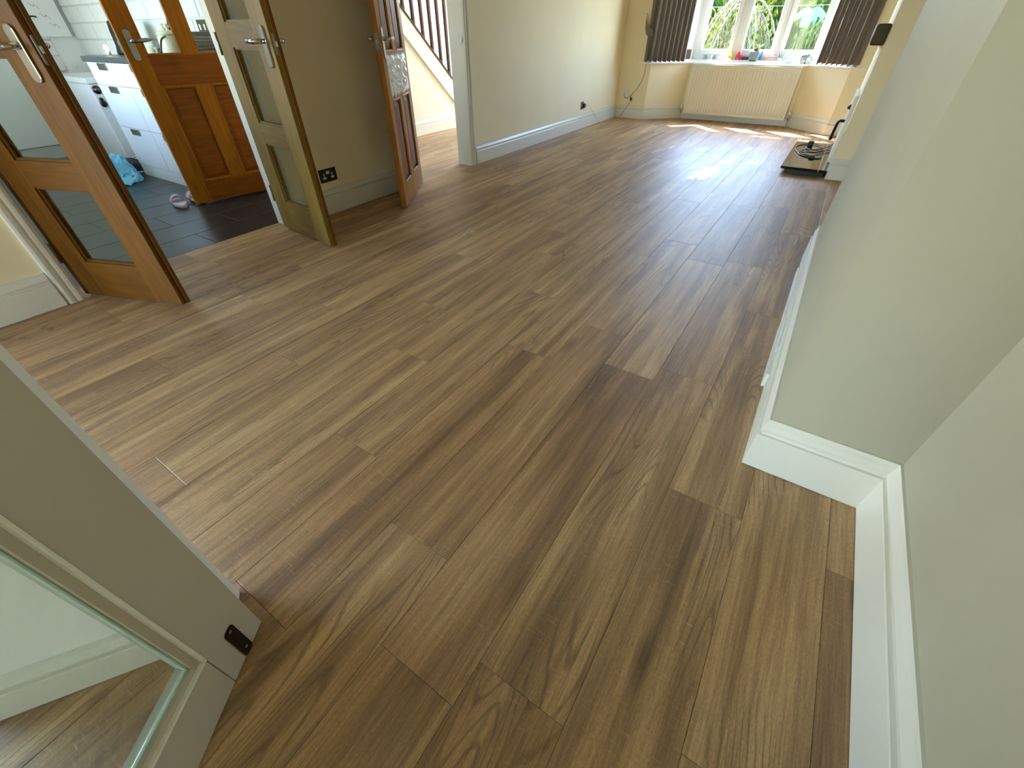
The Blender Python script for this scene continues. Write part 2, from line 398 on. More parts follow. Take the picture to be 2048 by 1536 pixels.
for k in range(-22, 3):
    xa, xb = X0+k*PW, X0+(k+1)*PW
    if k <= -15: y0, y1 = 2.45, 7.5
    else: y0, y1 = -2.2, 8.0
    if k == -15: segs = [(.395, 1.66), (2.945, 3.755)]; xa2 = max(xa, -3.11)
    if k == 2: xb = .467
    ph = phase.get(k, random.random()*PL)
    cuts = [ph+PL*i for i in range(-6, 9)]
    spans = []
    if k == -15: rng = [(-2.2, 7.5)]
    else: rng = [(y0, y1)]
    for a, z in rng:
        c = [a]+[q for q in cuts if a+.03 < q < z-.03]+[z]
        spans += list(zip(c[:-1], c[1:]))
    for a, z in spans:
        if k <= -16 and a < 2.4: continue
        o = bpy.data.objects.new('plank', plank_mesh(xb-xa, z-a)); C.objects.link(o); o.parent = fl
        o.location = ((xa+xb)/2, (a+z)/2, 0)
        if random.random() < .5: o.rotation_euler = (0, 0, math.pi)

# kitchen tiles
kf = struct(MB().box(-7.2, -3.1135, -.18, 2.352, -.03, -.0045).build('floor_kitchen', M['grout']), 'dark slate effect tiles on the kitchen floor')
TW, TL, TX = .30, .62, -3.40
tmesh = {}
for k in range(-13, 1):
    xa = TX+k*TW; xb = min(xa+TW, -3.1135); xa = max(xa, -7.2)
    if xb-xa < .03: continue
    ph = 1.195 if k % 2 == 0 else 1.51
    cuts = [ph+TL*i for i in range(-4, 4)]
    c = [-.18]+[q for q in cuts if -.13 < q < 2.3]+[2.352]
    for a, z in zip(c[:-1], c[1:]):
        key = (round(xb-xa, 3), round(z-a, 3))
        if key not in tmesh:
            x, y = (xb-xa)/2-.0018, (z-a)/2-.0018; bv = .0015
            vs = [(-x, -y, -.006), (x, -y, -.006), (x, y, -.006), (-x, y, -.006), (-x, -y, -.0015), (x, -y, -.0015), (x, y, -.0015), (-x, y, -.0015),
                  (-x+bv, -y+bv, 0), (x-bv, -y+bv, 0), (x-bv, y-bv, 0), (-x+bv, y-bv, 0)]
            fs = [(0, 3, 2, 1), (8, 9, 10, 11)]
            for i in range(4):
                j = (i+1) % 4; fs += [(i, j, 4+j, 4+i), (4+i, 4+j, 8+j, 8+i)]
            me = bpy.data.meshes.new('tile'); me.from_pydata(vs, [], fs); me.materials.append(M['tile']); tmesh[key] = me
        o = bpy.data.objects.new('tile', tmesh[key]); C.objects.link(o); o.parent = kf
        o.location = ((xa+xb)/2, (a+z)/2, random.uniform(-.0004, .0002))

# ------------------------------------------------------------------ skirting, linings, architraves
def skirt(h, t=.02):
    k = h/.17
    return [(0, .0022), (t, .0022), (t, .115*k), (t*.92, .119*k), (t*.48, .120*k), (t*.48, .128*k), (t*.80, .132*k), (t*.84, .140*k), (t*.62, .152*k), (t*.40, .160*k), (t*.34, .17*k), (0, .17*k)]
def base(name, path, side, h=.17, mat='white', label=None):
    return struct(MB().sweep(path, skirt(h), side).build(name, M[mat]), label)
base('baseboard_left', [(LX, .335), (LX, -.49)], 1, label='white skirting left of the double doors')
base('baseboard_left', [(LX, 2.88), (LX, 1.72)], 1, label='white skirting between the two doorways')
base('baseboard_bay', [(-.02+.9*.53, 7.45), (-.02, 7.45), (-.52, 7.92), (-2.03, 7.92), (-2.485, 7.5), (LX, 7.5), (LX, 3.815)], 1,
     label='white skirting of the long wall and the bay')
base('baseboard_right', [(.467, -3.5), (.467, 1.127), (.16, 1.127), (.16, 2.985)], 1, h=.19, label='white skirting round the pier')
base('baseboard_chimney', [(.467, 5.055), (.133, 5.055)], 1, label='white skirting on the side of the chimney breast')
base('baseboard_alcove', [(.467, 3.0), (.467, 5.035)], 1)
base('baseboard_front', [tuple(e1), tuple(e0-nd*.0)], -1 if False else -1, h=.125, label='white skirting seen through the white glazed door')
base('baseboard_hall', [(-4.53, 5.95), (-4.53, 2.5)], 1, h=.165, mat='whitematt', label='white skirting below the stairs')
# uneven strip of filler and offcuts at the foot of the pier skirting
b = MB(); b.box(.128, .1395, 1.55, 2.02, .0, .06); b.box(.131, .1395, 2.02, 2.72, 0, .035); b.box(.1335, .1395, 1.72, 1.98, .06, .085)
struct(b.build('trim_1', M['white'], bevel=.001), 'pieces of white packing strip along the pier skirting')

def lining(name, y0, y1, z1, xa, xb, t=.02, label=None):
    b = MB(); b.box(xa, xb, y0, y0+t, 0, z1); b.box(xa, xb, y1-t, y1, 0, z1); b.box(xa, xb, y0+t, y1-t, z1-t, z1)
    return struct(b.build(name, M['white'], bevel=.002), label)
lining('trim_2', .395, 1.66, 2.03, W0-.002, W1+.002, label='white lining of the kitchen doorway')
lj = lining('trim_3', 2.945, 3.755, 2.03, W0-.002, W1+.002, label='white lining of the hall doorway')
def arch(name, y0, y1, z1, label):
    wd = .07
    prof = [(0, 0), (.012, 0), (.016, .012), (.016, .026), (.011, .030), (.011, .034), (.017, .040), (.019, .055), (.016, .066), (.010, .07), (0, .07)]
    b = MB()
    for s_, y in ((-1, y0), (1, y1)):
        vs = []
        for z in (0, z1+wd):
            for d, q in prof:
                zz = z if z == 0 else z1+q
                vs.append((LX+d, y+s_*q, zz))
        k = len(prof); fs = [(j, (j+1) % k, k+(j+1) % k, k+j) for j in range(k)]+[list(range(k)), list(range(k, 2*k))]
        b.add(vs, fs)
    vs = [(LX+d, y, z1+q) for y, s_ in ((y0, -1), (y1, 1)) for d, q in prof]
    vs = [(LX+d, y0-q, z1+q) for d, q in prof]+[(LX+d, y1+q, z1+q) for d, q in prof]
    k = len(prof); b.add(vs, [(j, (j+1) % k, k+(j+1) % k, k+j) for j in range(k)]+[list(range(k)), list(range(k, 2*k))])
    return struct(b.build(name, M['white']), label)
arch('trim_4', .41, 1.645, 2.015, 'white architrave round the kitchen doorway')
arch('trim_5', 2.962, 3.738, 2.015, 'white architrave round the hall doorway')
# keep on the hall jamb
sp = MB(); sp.box(-3.0, -2.972, 3.7335, 3.7352, .965, 1.045)
o = sp.build('strike_plate', M['steel'], lj, bevel=.001); o['label'] = 'brushed steel keep on the hall door jamb'
MB().box(-2.972, -2.958, 3.729, 3.7352, .985, 1.02).build('strike_lip', M['chrome'], o, bevel=.002)

# ------------------------------------------------------------------ doors
def rrect(w_, h_, r, n=5):
    pts = []
    for cx, cz, a0 in ((w_/2-r, h_/2-r, 0), (-w_/2+r, h_/2-r, 90), (-w_/2+r, -h_/2+r, 180), (w_/2-r, -h_/2+r, 270)):
        for i in range(n+1):
            a = math.radians(a0+90*i/n); pts.append((cx+r*math.cos(a), cz+r*math.sin(a)))
    return pts
def plate_mb(cx, cz, w_, h_, y0, y1, r=.012):
    b = MB(); P = rrect(w_, h_, r); n = len(P)
    vs = [(cx+x, y0, cz+z) for x, z in P]+[(cx+x, y1, cz+z) for x, z in P]
    return b.add(vs, [list(range(n)), list(range(n, 2*n))[::-1]]+[(i, n+i, n+(i+1) % n, (i+1) % n) for i in range(n)])
def handles(root, wd, th, mat='chrome', plate=True, tipx=None):
    x = wd-.055
    for sgn, yf in ((-1, 0.0), (1, th)):
        h = plate_mb(x, .99, .04, .165, yf, yf+sgn*.009, .019).build('handle_plate', M[mat], root, bevel=.0025)
        y1 = yf+sgn*.055
        b = MB(); b.tube([(x, yf+sgn*.006, 1.012), (x, yf+sgn*.04, 1.012), (x-.006, y1-sgn*.003, 1.012), (x-.02, y1, 1.012), (x-.075, y1+sgn*.002, 1.014), (x-.102, y1-sgn*.004, 1.018), (x-.118, y1-sgn*.016, 1.022)],
                         [.0095, .0095, .0105, .011, .0095, .0085, .006], 12)
        b.build('lever', M[mat], h)
    lp = plate_mb(0, 1.0, .024, .085, 0, .0025, .006)
    lp.v = [(wd+y, th/2+x, z) for x, y, z in lp.v]
    l = lp.build('lock_plate', M['steel'], root, bevel=.0006)
    MB().box(wd+.002, wd+.009, th/2-.006, th/2+.006, .99, 1.012).build('latch', M['chrome'], l, bevel=.001)
def hinges(root, th):
    for z in (.22, 1.0, 1.78):
        b = MB(); b.tube([(-.004, -.003, z-.05), (-.004, -.003, z+.05)], .0055, 8); b.box(-.0015, .0, .0, th*.8, z-.05, z+.05)
        b.build('hinge', M['steel'], root)
def glazed_door(name, label, hinge, ang, wd=.613, th=.04, mats=('oakz', 'oakx')):
    r = thing(name, label, 'door', (hinge[0], hinge[1], .012), ang, kind='structure')
    sw = .152
    rails = [(0, .188), (.53, .638), (.985, 1.088), (1.43, 1.535), (1.87, 1.968)]
    for x0 in (0, wd-sw):
        b = MB(); b.box(x0, x0+sw, 0, th, 0, 1.968); o = b.build('stile', M[mats[0]], r, bevel=.002)
    # rebate that closes against the other leaf
    b = MB(); b.box(wd, wd+.009, th*.52, th, 0, 1.968); b.build('rebate', M['oakz'], r, bevel=.0015)
    for z0, z1 in rails:
        MB().box(sw, wd-sw, .0006, th-.0006, z0, z1).build('rail', M[mats[1]], r)
    for (a0, a1), (c0, c1) in zip(rails[:-1], rails[1:]):
        z0, z1 = a1, c0
        g = MB().box(sw+.002, wd-sw-.002, th/2-.002, th/2+.002, z0+.002, z1-.002).build('pane', M['pane'], r)
        b = MB()
        for y0, y1 in ((.009, th/2-.002), (th/2+.002, th-.009)):
            q = .009
            b.box(sw, sw+q, y0, y1, z0, z1); b.box(wd-sw-q, wd-sw, y0, y1, z0, z1)
            b.box(sw+q, wd-sw-q, y0, y1, z0, z0+q); b.box(sw+q, wd-sw-q, y0, y1, z1-q, z1)
        b.build('glazing_bead', M[mats[1]], g)
    handles(r, wd, th); hinges(r, th)
    return r
glazed_door('door_1', 'oak double door leaf with clear panes nearest the camera on the left', (-2.972, .428), math.atan2(.218, .566), .606)
glazed_door('door_2', 'oak double door leaf with clear panes beside the dark socket', (-2.985, 1.605), math.atan2(-.062, .585), .590, mats=('glarez', 'glarex'))

def raised_panel(root, x0, x1, z0, z1, th, mat, mould, nm='panel'):
    for sgn, yf in ((-1, 0.0), (1, th)):
        if sgn < 0: f = lambda d: d
        else: f = lambda d: th-d
        rings = [(0, .010), (.012, .017), (.016, .017), (.045, .008), (.046, .0075)]
        vs = []; fs = []
        for ins, d in rings:
            vs += [(x0+ins, f(d), z0+ins), (x1-ins, f(d), z0+ins), (x1-ins, f(d), z1-ins), (x0+ins, f(d), z1-ins)]
        for i in range(len(rings)-1):
            for k in range(4): fs.append((i*4+k, i*4+(k+1) % 4, (i+1)*4+(k+1) % 4, (i+1)*4+k))
        fs.append([(len(rings)-1)*4+k for k in range(4)])
        p = MB().add(vs, fs).build(nm, M[mat], root)
        b = MB()
        prof = [(0, 0.0), (.004, -.003), (.012, -.001), (.018, .008), (.0, .012)]
        vs = []
        for ins, d in prof:
            dd = d
            vs += [(x0+ins, f(dd), z0+ins), (x1-ins, f(dd), z0+ins), (x1-ins, f(dd), z1-ins), (x0+ins, f(dd), z1-ins)]
        fs = [(i*4+k, i*4+(k+1) % 4, ((i+1) % 5)*4+(k+1) % 4, ((i+1) % 5)*4+k) for i in range(5) for k in range(4)]
        b.add(vs, fs); b.build('moulding', M[mould], p)
def panel_door(name, label, hinge, ang, wd, th, z, cols, low, lock, top_glass, mats, hnd='steel', th_sign=1):
    r = thing(name, label, 'door', (hinge[0], hinge[1], .01), ang, kind='structure')
    H = 1.97; sw = cols[0][0]
    for x0, x1 in ((0, cols[0][0]), (cols[-1][1], wd)):
        MB().box(x0, x1, 0, th, 0, H).build('stile', M[mats[0]], r, bevel=.002)
    for z0, z1 in ((0, low[0]), (low[1], lock), (H-.10, H)):
        MB().box(cols[0][0], cols[-1][1], .0006, th-.0006, z0, z1).build('rail', M[mats[1]], r)
    for z0, z1 in ((low[0], low[1]), (lock, H-.10)):
        MB().box(cols[0][1], cols[1][0], 0.0003, th-.0003, z0, z1).build('muntin', M[mats[0]], r)
    for x0, x1 in cols:
        raised_panel(r, x0, x1, low[0], low[1], th, mats[2], mats[3])
        if top_glass:
            g = MB().box(x0+.002, x1-.002, th/2-.002, th/2+.002, lock+.002, H-.102).build('pane', M['pane'], r)
            b = MB(); q = .011
            for y0, y1 in ((.004, th/2-.002), (th/2+.002, th-.004)):
                b.box(x0, x0+q, y0, y1, lock, H-.1); b.box(x1-q, x1, y0, y1, lock, H-.1)
                b.box(x0+q, x1-q, y0, y1, lock, lock+q); b.box(x0+q, x1-q, y0, y1, H-.1-q, H-.1)
            b.build('glazing_bead', M[mats[0]], g, bevel=.002)
        else: raised_panel(r, x0, x1, lock, H-.10, th, mats[2], mats[3])
    handles(r, wd, th, hnd); hinges(r, th)
    return r
# hall door: face towards the camera is its +y side
aC = math.atan2(-.84, .543)
dC = panel_door('door_3', 'panelled oak door standing open from the hall doorway', (-2.985, 2.985), aC, .745, .04, 0,
                [(.095, .325), (.42, .65)], (.14, .685), .94, False, ('ambz', 'ambx', 'redz', 'ambz'), 'chrome')
b = MB()
nx, nz = 30, 16
vs = []; fs = []
for j in range(nz+1):
    for i in range(nx+1):
        x = .06+.60*i/nx; z = .70+.225*j/nz
        e = min(i, nx-i)/3; e = min(1, e); e2 = min(1, min(j, nz-j)/2)
        vs.append((x, .0415+e*e2*(.004+.010*random.random()), z+(random.uniform(-.006, .006) if 0 < j < nz else random.uniform(-.012, .012))))
for j in range(nz):
    for i in range(nx): a = j*(nx+1)+i; fs.append((a, a+1, a+nx+2, a+nx+1))
o = MB().add(vs, fs, False).build('protective_film', M['bubble'], dC); o['label'] = 'crinkled pale film wrapped over the middle rail'
# kitchen door
aD = math.atan2(-.984, -.178)
panel_door('door_4', 'honey oak door with two lower panels and glass above, inside the kitchen', (-3.932, 2.285), aD, .762, .04, 0,
           [(.13, .335), (.425, .645)], (.145, .765), .935, True, ('honz', 'honx', 'honx', 'honz'), 'steel')

# white glazed leaf in the foreground
dw = Vector((.540, -.842)); aW = math.atan2(dw.y, dw.x)
WW, WT = .72, .044
r = thing('door_5', 'white glazed door leaf in the lower left foreground', 'door', (-.703, -.001, .006), aW, kind='structure')
ST, BR = .116, .132
MB().box(0, ST, -WT, 0, 0, 1.975).build('stile', M['doorshaded'], r, bevel=.0015)
MB().box(WW-ST, WW, -WT, 0, 0, 1.975).build('stile', M['doorshaded'], r, bevel=.0015)
MB().box(ST+.0012, WW-ST-.0012, -WT, 0, 0, BR-.001).build('rail', M['doorshaded'], r, bevel=.0015)
MB().box(ST+.0012, WW-ST-.0012, -WT, 0, 1.86, 1.975).build('rail', M['doorshaded'], r, bevel=.0015)
def bead(x0, x1, z0, z1, w_, y0, y1):
    b = MB(); b.box(x0, x0+w_, y0, y1, z0, z1); b.box(x1-w_, x1, y0, y1, z0, z1); b.box(x0+w_, x1-w_, y0, y1, z0, z0+w_); b.box(x0+w_, x1-w_, y0, y1, z1-w_, z1); return b
MBd = bead(ST, WW-ST, BR, 1.86, .006, -WT, .0035).build('bead', M['white'], r, bevel=.0018)
bead(ST+.006, WW-ST-.006, BR+.006, 1.854, .014, -.036, -.005).build('bead', M['doorshaded'], r)
g = MB().box(ST+.016, WW-ST-.016, -.024, -.019, BR+.016, 1.844).build('pane', M['panegreen'], r)
bead(ST+.020, WW-ST-.020, BR+.020, 1.840, .004, -.0185, -.0125).build('glazing_seal', M['glassedge'], g, bevel=.0012)
fb = plate_mb(.058, .057, .027, .114, 0, .0025, .009)
fbp = fb.build('flush_bolt', M['bronze'], r, bevel=.0008); fbp['label'] = 'dark metal flush bolt at the foot of the stile'
MB().box(.050, .066, .002, .0042, .045, .085).build('bolt_slide', M['bronze'], fbp, bevel=.001)
for zz in (.022, .103):
    b = MB(); b.tube([(.058, .002, zz), (.058, .0036, zz)], .0035, 10); b.build('screw', M['steel'], fbp)

# ------------------------------------------------------------------ bay window
def win_frame(name, label, p0, p1, posts, z0, z1, ztr, dep=.07):
    """p0->p1 along the outside line, room on the right hand side; posts = list of panes (x0,x1) measured along"""
    p0 = Vector(p0); p1 = Vector(p1); L = (p1-p0).length; d = (p1-p0)/L
    r = thing(name, label, 'window', (p0.x, p0.y, 0), math.atan2(d.y, d.x), kind='structure')
    b = MB(); b.box(0, L, -dep, 0, z0, z0+.055); b.box(0, L, -dep, 0, z1-.05, z1)
    b.box(0, posts[0][0]-.055, -dep, 0, z0+.055, z1-.05); b.box(posts[-1][1]+.055, L, -dep, 0, z0+.055, z1-.05)
    for q, s_ in zip(posts[:-1], posts[1:]): b.box(q[1]+.055, s_[0]-.055, -dep, 0, z0+.055, z1-.05)
    b.box(posts[0][0]-.055, posts[-1][1]+.055, -dep+.003, -.003, ztr-.03, ztr+.03)
    b.build('window_frame', M['upvc'], r, bevel=.006)
    for x0, x1 in posts:
        for a, c in ((z0+.055, ztr-.03), (ztr+.03, z1-.05)):
            s = bead(x0-.053, x1+.053, a+.002, c-.002, .053+.0, -dep-.014, -.012).build('sash', M['upvc'], r, bevel=.006)
            MB().box(x0, x1, -.045, -.033, a+.055, c-.055).build('pane', M['panewin'], s)
            bead(x0-.004, x1+.004, a+.051, c-.051, .009, -dep-.008, -.03).build('gasket', M['upvc'], s, bevel=.003)
    return r
ZW0, ZW1, ZT = .735, 2.22, 1.71
win_frame('window_1', 'white three light window at the front of the bay', (-2.10, 8.10), (-.45, 8.10),
          [(.155, .525), (.70, 1.07), (1.222, 1.585)], ZW0, ZW1, ZT)
win_frame('window_2', 'white side light of the bay behind the left curtain', BO[0], BO[1], [(.12, .58)], ZW0, ZW1, ZT)
win_frame('window_3', 'white side light of the bay behind the right curtain', BO[2], BO[3], [(.12, .62)], ZW0, ZW1, ZT)
# window board
b = MB(); b.prism([(-2.66, 7.455), (-2.50, 7.455), (-2.04, 7.875), (-.51, 7.875), (-.03, 7.425), (.133, 7.425), (.133, 7.5), (.11, 7.58), (-.45, 8.10), (-2.10, 8.10), (-2.62, 7.62), (-2.66, 7.6)], .685, .708)
struct(b.build('window_sill', M['upvc'], bevel=.006), 'deep white window board that follows the bay')
b = MB()
for i in range(3): b.prism([BI[i], BI[i+1], BO[i+1], BO[i]], .708, .735)
struct(b.build('trim_6', M['upvc']), 'white packer under the bay window frame')

# ------------------------------------------------------------------ radiator
rad = thing('radiator', 'white ribbed panel radiator under the bay window', 'radiator', (-1.262, 7.80, 0))
RW, RZ0, RZ1 = 1.395, .085, .672
b = MB(); n = 33; pitch = (RW-.03)/n; xs = []; prof = []
for i in range(n):
    x0 = -RW/2+.015+i*pitch
    prof += [(x0, 0), (x0+pitch*.22, 0), (x0+pitch*.36, -.014), (x0+pitch*.72, -.014), (x0+pitch*.86, 0)]
prof.append((RW/2-.015, 0))
rows = [(RZ0+.02, 0.0), (RZ0+.055, 1.0), (RZ1-.06, 1.0), (RZ1-.025, 0.0)]
vs = [(x, y*k, z) for z, k in rows for x, y in prof]; m_ = len(prof)
fs = [(j*m_+i, j*m_+i+1, (j+1)*m_+i+1, (j+1)*m_+i) for j in range(3) for i in range(m_-1)]
b.add(vs, fs); b.box(-RW/2, RW/2, .001, .012, RZ0, RZ1)
b.box(-RW/2, RW/2, -.004, .0015, RZ0, RZ0+.02); b.box(-RW/2, RW/2, -.004, .0015, RZ1-.025, RZ1)
b.box(-RW/2, -RW/2+.015, -.004, .0015, RZ0+.02, RZ1-.025); b.box(RW/2-.015, RW/2, -.004, .0015, RZ0+.02, RZ1-.025)
b.build('front_panel', M['rad'], rad)
MB().box(-RW/2+.01, RW/2-.01, .075, .088, RZ0, RZ1).build('back_panel', M['rad'], rad)
for s_ in (-1, 1): MB().box(s_*RW/2-.0015, s_*RW/2+.0015, -.003, .088, RZ0+.03, RZ1+.004).build('side_cover', M['rad'], rad)
b = MB(); b.box(-RW/2, RW/2, -.004, .004, RZ1-.002, RZ1+.006); b.box(-RW/2, RW/2, .082, .09, RZ1-.002, RZ1+.006)
for i in range(46):
    x = -RW/2+.012+i*(RW-.03)/45; b.box(x-.004, x+.004, .004, .082, RZ1-.002, RZ1+.005)
b.build('top_grille', M['rad'], rad)
b = MB(); b.box(-RW/2+.04, RW/2-.04, .02, .07, RZ0+.02, RZ1-.05); b.build('convector_fins', M['rad'], rad)
for x in (-.45, .45): MB().box(x-.02, x+.02, .088, .1025, RZ0+.05, RZ1-.05).build('wall_bracket', M['rad'], rad)
for s_ in (-1, 1):
    x = s_*(RW/2+.045)
    b = MB(); b.tube([(s_*RW/2, .03, RZ0+.035), (x, .03, RZ0+.035)], .009, 8); b.tube([(x, .03, RZ0), (x, .03, RZ0+.07)], .012, 10)
    v_ = b.build('valve', M['chrome'], rad)
    b = MB(); b.lathe([(.014, 0), (.016, .004), (.016, .03), (.010, .036)], (x, .03, RZ0+.068), 12); b.build('valve_cap', M['plastic'], v_)
    MB().tube([(x, .03, 0), (x, .03, RZ0)], .0075, 8).build('pipe', M['whitecable'], rad)

# ------------------------------------------------------------------ curtains
def curtain(name, label, pts, n, z0, z1, amp, flare=0):
    P = [Vector(p) for p in pts]
    cum = [0]
    for a, c in zip(P[:-1], P[1:]): cum.append(cum[-1]+(c-a).length)
    Lt = cum[-1]
    def at(s):
        for i in range(len(P)-1):
            if s <= cum[i+1] or i == len(P)-2:
                d = (P[i+1]-P[i]).normalized(); return P[i]+d*(s-cum[i]), Vector((-d.y, d.x))
    N = n*14; Z = 16; vs = []; fs = []
    jit = [random.uniform(-.35, .35) for _ in range(n+2)]; am = [random.uniform(.65, 1.25) for _ in range(n+2)]
    for j in range(Z+1):
        tz = j/Z; z = z1+(z0-z1)*tz
        for i in range(N+1):
            s = i/N; ph = s*n; k = int(min(n-1, ph)); a = amp*(am[k]*(1-(ph-k))+am[k+1]*(ph-k))*(.75+.35*tz)
            ph2 = ph+.25*math.sin(tz*2.0+jit[k])*(.5*tz)
            yv = a*math.sin(2*math.pi*ph2); sx = Lt*s+a*.45*math.sin(4*math.pi*ph2)*1.0
            q, nr = at(max(0, min(Lt, sx+flare*tz*(s-.5))))
            zz = z+(.012*math.sin(2*math.pi*ph2+.6) if j == Z else 0)
            vs.append((q.x+nr.x*yv, q.y+nr.y*yv, zz))
    for j in range(Z):
        for i in range(N): a = j*(N+1)+i; fs.append((a, a+1, a+N+2, a+N+1))
    o = MB().add(vs, fs, True).build(name, M['curtain'])
    sol = o.modifiers.new('thick', 'SOLIDIFY'); sol.thickness = .003
    return tag(o, label, 'curtain')
curtain('curtain', 'taupe pleated curtain at the left side of the bay window', [(-2.575, 7.40), (-2.44, 7.415), (-2.075, 7.735)], 9, .722, 2.30, .024)
curtain('curtain', 'taupe pleated curtain at the right side of the bay window', [(-.425, 7.745), (-.07, 7.385), (.045, 7.36)], 8, .724, 2.30, .026)
b = MB(); b.tube([(-2.63, 7.40, 2.34), (-2.09, 7.81, 2.34), (-.46, 7.81, 2.34), (.09, 7.33, 2.34)], .012, 8)
tag(b.build('curtain_pole', M['steel']), 'slim steel curtain pole bent round the bay above the curtains', 'curtain pole')
# tie back
b = MB()
pts = [(-2.652, 7.478, 1.225), (-2.646, 7.455, 1.195), (-2.63, 7.43, 1.14), (-2.60, 7.40, 1.085), (-2.56, 7.365, 1.05), (-2.49, 7.36, 1.03)]
for k, wv in ((0, 0),):
    vs = []; fs = []
    for i, p in enumerate(pts):
        hw = (.014, .045, .06, .06, .05, .03)[i]
        for dy, dz in ((0, hw), (0, -hw), (.006, -hw), (.006, hw)): vs.append((p[0], p[1]+dy, p[2]+dz))
    for i in range(len(pts)-1):
        for c in range(4): fs.append((i*4+c, i*4+(c+1) % 4, (i+1)*4+(c+1) % 4, (i+1)*4+c))
    fs += [(0, 1, 2, 3), tuple(len(vs)-4+c for c in range(4))]
    b.add(vs, fs)
tb = thing('curtain_tieback', 'brown fabric tie back hooked to the wall beside the left curtain', 'tieback')
b.build('strap', M['curtain'], tb); b = MB(); b.tube([(-2.652, 7.4995, 1.235), (-2.652, 7.47, 1.235), (-2.652, 7.462, 1.245)], .004, 8); b.build('hook', M['chrome'], tb)

# ------------------------------------------------------------------ fireplace group
h = thing('hearth', 'black polished hearth slab in front of the chimney breast', 'hearth')
MB().box(-.215, .11, 5.10, 6.37, .0, .042).build('plinth', M['black'], h)
MB().box(-.252, .058, 5.062, 6.40, .042, .064).build('slab', M['blackgloss'], h, bevel=.002)
MB().box(.061, .1325, 5.062, 6.40, .042, .064).build('back_slab', M['blackgloss'], h, bevel=.002)
MB().box(.0578, .0612, 5.064, 6.398, .045, .0632).build('joint', M['plastic'], h)
mb = tag(MB().box(.040, .1325, 5.03, 6.46, .955, 1.085).build('mantel_shelf', M['mantel'], bevel=.014, seg=3), 'dark brown beam mantel shelf on the chimney breast', 'mantel shelf')
st = thing('stove', 'slim fire front with a dark tubular handle on the chimney breast', 'stove')
MB().box(.106, .1325, 5.42, 6.15, .066, .60).build('front', M['plastic'], st, bevel=.004)
b = MB(); b.tube([(.106, 5.50, .40), (.070, 5.50, .40), (.058, 5.50, .388), (.055, 5.51, .36), (.052, 5.52, .24)], .0125, 10); b.build('handle', M['bronze'], st)
b = MB(); b.ell((.100, 5.6, .50), (.02, .03, .02)); b.build('knob', M['black'], st)
# rough plaster left along the arris of the breast
vs = []; b = MB(); zz = .064; 
poly = [(5.056, .064)]
zs = [.064+.02*i for i in range(16)]
L_ = [(5.07+random.uniform(0, .05), z) for z in zs]
n = len(zs)
vs = [(.1328, 5.056, z) for z in zs]+[(.1328, y, z) for y, z in L_]+[(.122, 5.056, z) for z in zs]+[(.124, y-.008, z) for y, z in L_]
fs = []
for i in range(n-1):
    fs += [(2*n+i, 2*n+i+1, 3*n+i+1, 3*n+i), (i, i+1, 2*n+i+1, 2*n+i), (3*n+i, 3*n+i+1, n+i+1, n+i)]
fs += [(0, 2*n, 3*n, n), (n-1, 2*n-1, 4*n-1, 3*n-1)]
tag(b.add(vs, fs).build('plaster_edge', M['plaster']), 'rough white plaster edge on the corner of the chimney breast', 'plaster', kind=None)['kind'] = 'structure'
# cables on the hearth
def spl(ctrl, per=8):
    P = [Vector(p) for p in ctrl]; P = [P[0]]+P+[P[-1]]; out_ = []
    for i in range(1, len(P)-2):
        for k in range(per):
            t = k/per; a, b_, c, d = P[i-1], P[i], P[i+1], P[i+2]
            out_.append(.5*((2*b_)+(-a+c)*t+(2*a-5*b_+4*c-d)*t*t+(-a+3*b_-3*c+d)*t**3))
    out_.append(P[-2]); return out_
hz = .0685
cab = thing('power_cable', 'tangle of thin black cables with a plug on the black hearth', 'cable', group=None)
b = MB(); b.tube(spl([(.11, 6.2, .12), (.06, 6.0, .08), (-.02, 5.72, hz), (-.10, 5.66, hz), (-.19, 5.78, hz), (-.225, 6.02, hz), (-.19, 6.22, hz), (-.10, 6.30, hz+.004), (.0, 6.22, hz+.006), (.03, 6.02, hz+.006), (-.06, 5.9, hz+.008), (-.13, 6.05, hz+.008), (-.08, 6.22, hz+.01)]), .0038, 6); b.build('lead', M['cable'], cab)
b = MB(); b.tube(spl([(.12, 6.3, .10), (.05, 6.1, hz+.01), (-.05, 5.93, hz+.008), (-.15, 5.86, hz+.004), (-.17, 5.70, hz), (-.08, 5.57, hz), (.02, 5.55, hz), (.045, 5.62, hz)]), .0045, 6); b.build('lead', M['cable'], cab)
b = MB(); b.tube(spl([(.10, 6.1, .09), (.04, 5.85, hz+.012), (-.06, 5.78, hz+.012), (-.16, 5.93, hz+.012), (-.12, 6.12, hz+.014), (-.02, 6.1, hz+.014)]), .003, 6); b.build('lead', M['cable'], cab)
b = MB(); b.box(-.06, -.01, 5.555, 5.595, .0645, .088); b.build('junction', M['cable'], cab, bevel=.006)
b = MB(); b.box(-.13, -.075, 6.22, 6.275, .0645, .107); b.build('plug', M['black'], cab, bevel=.008)

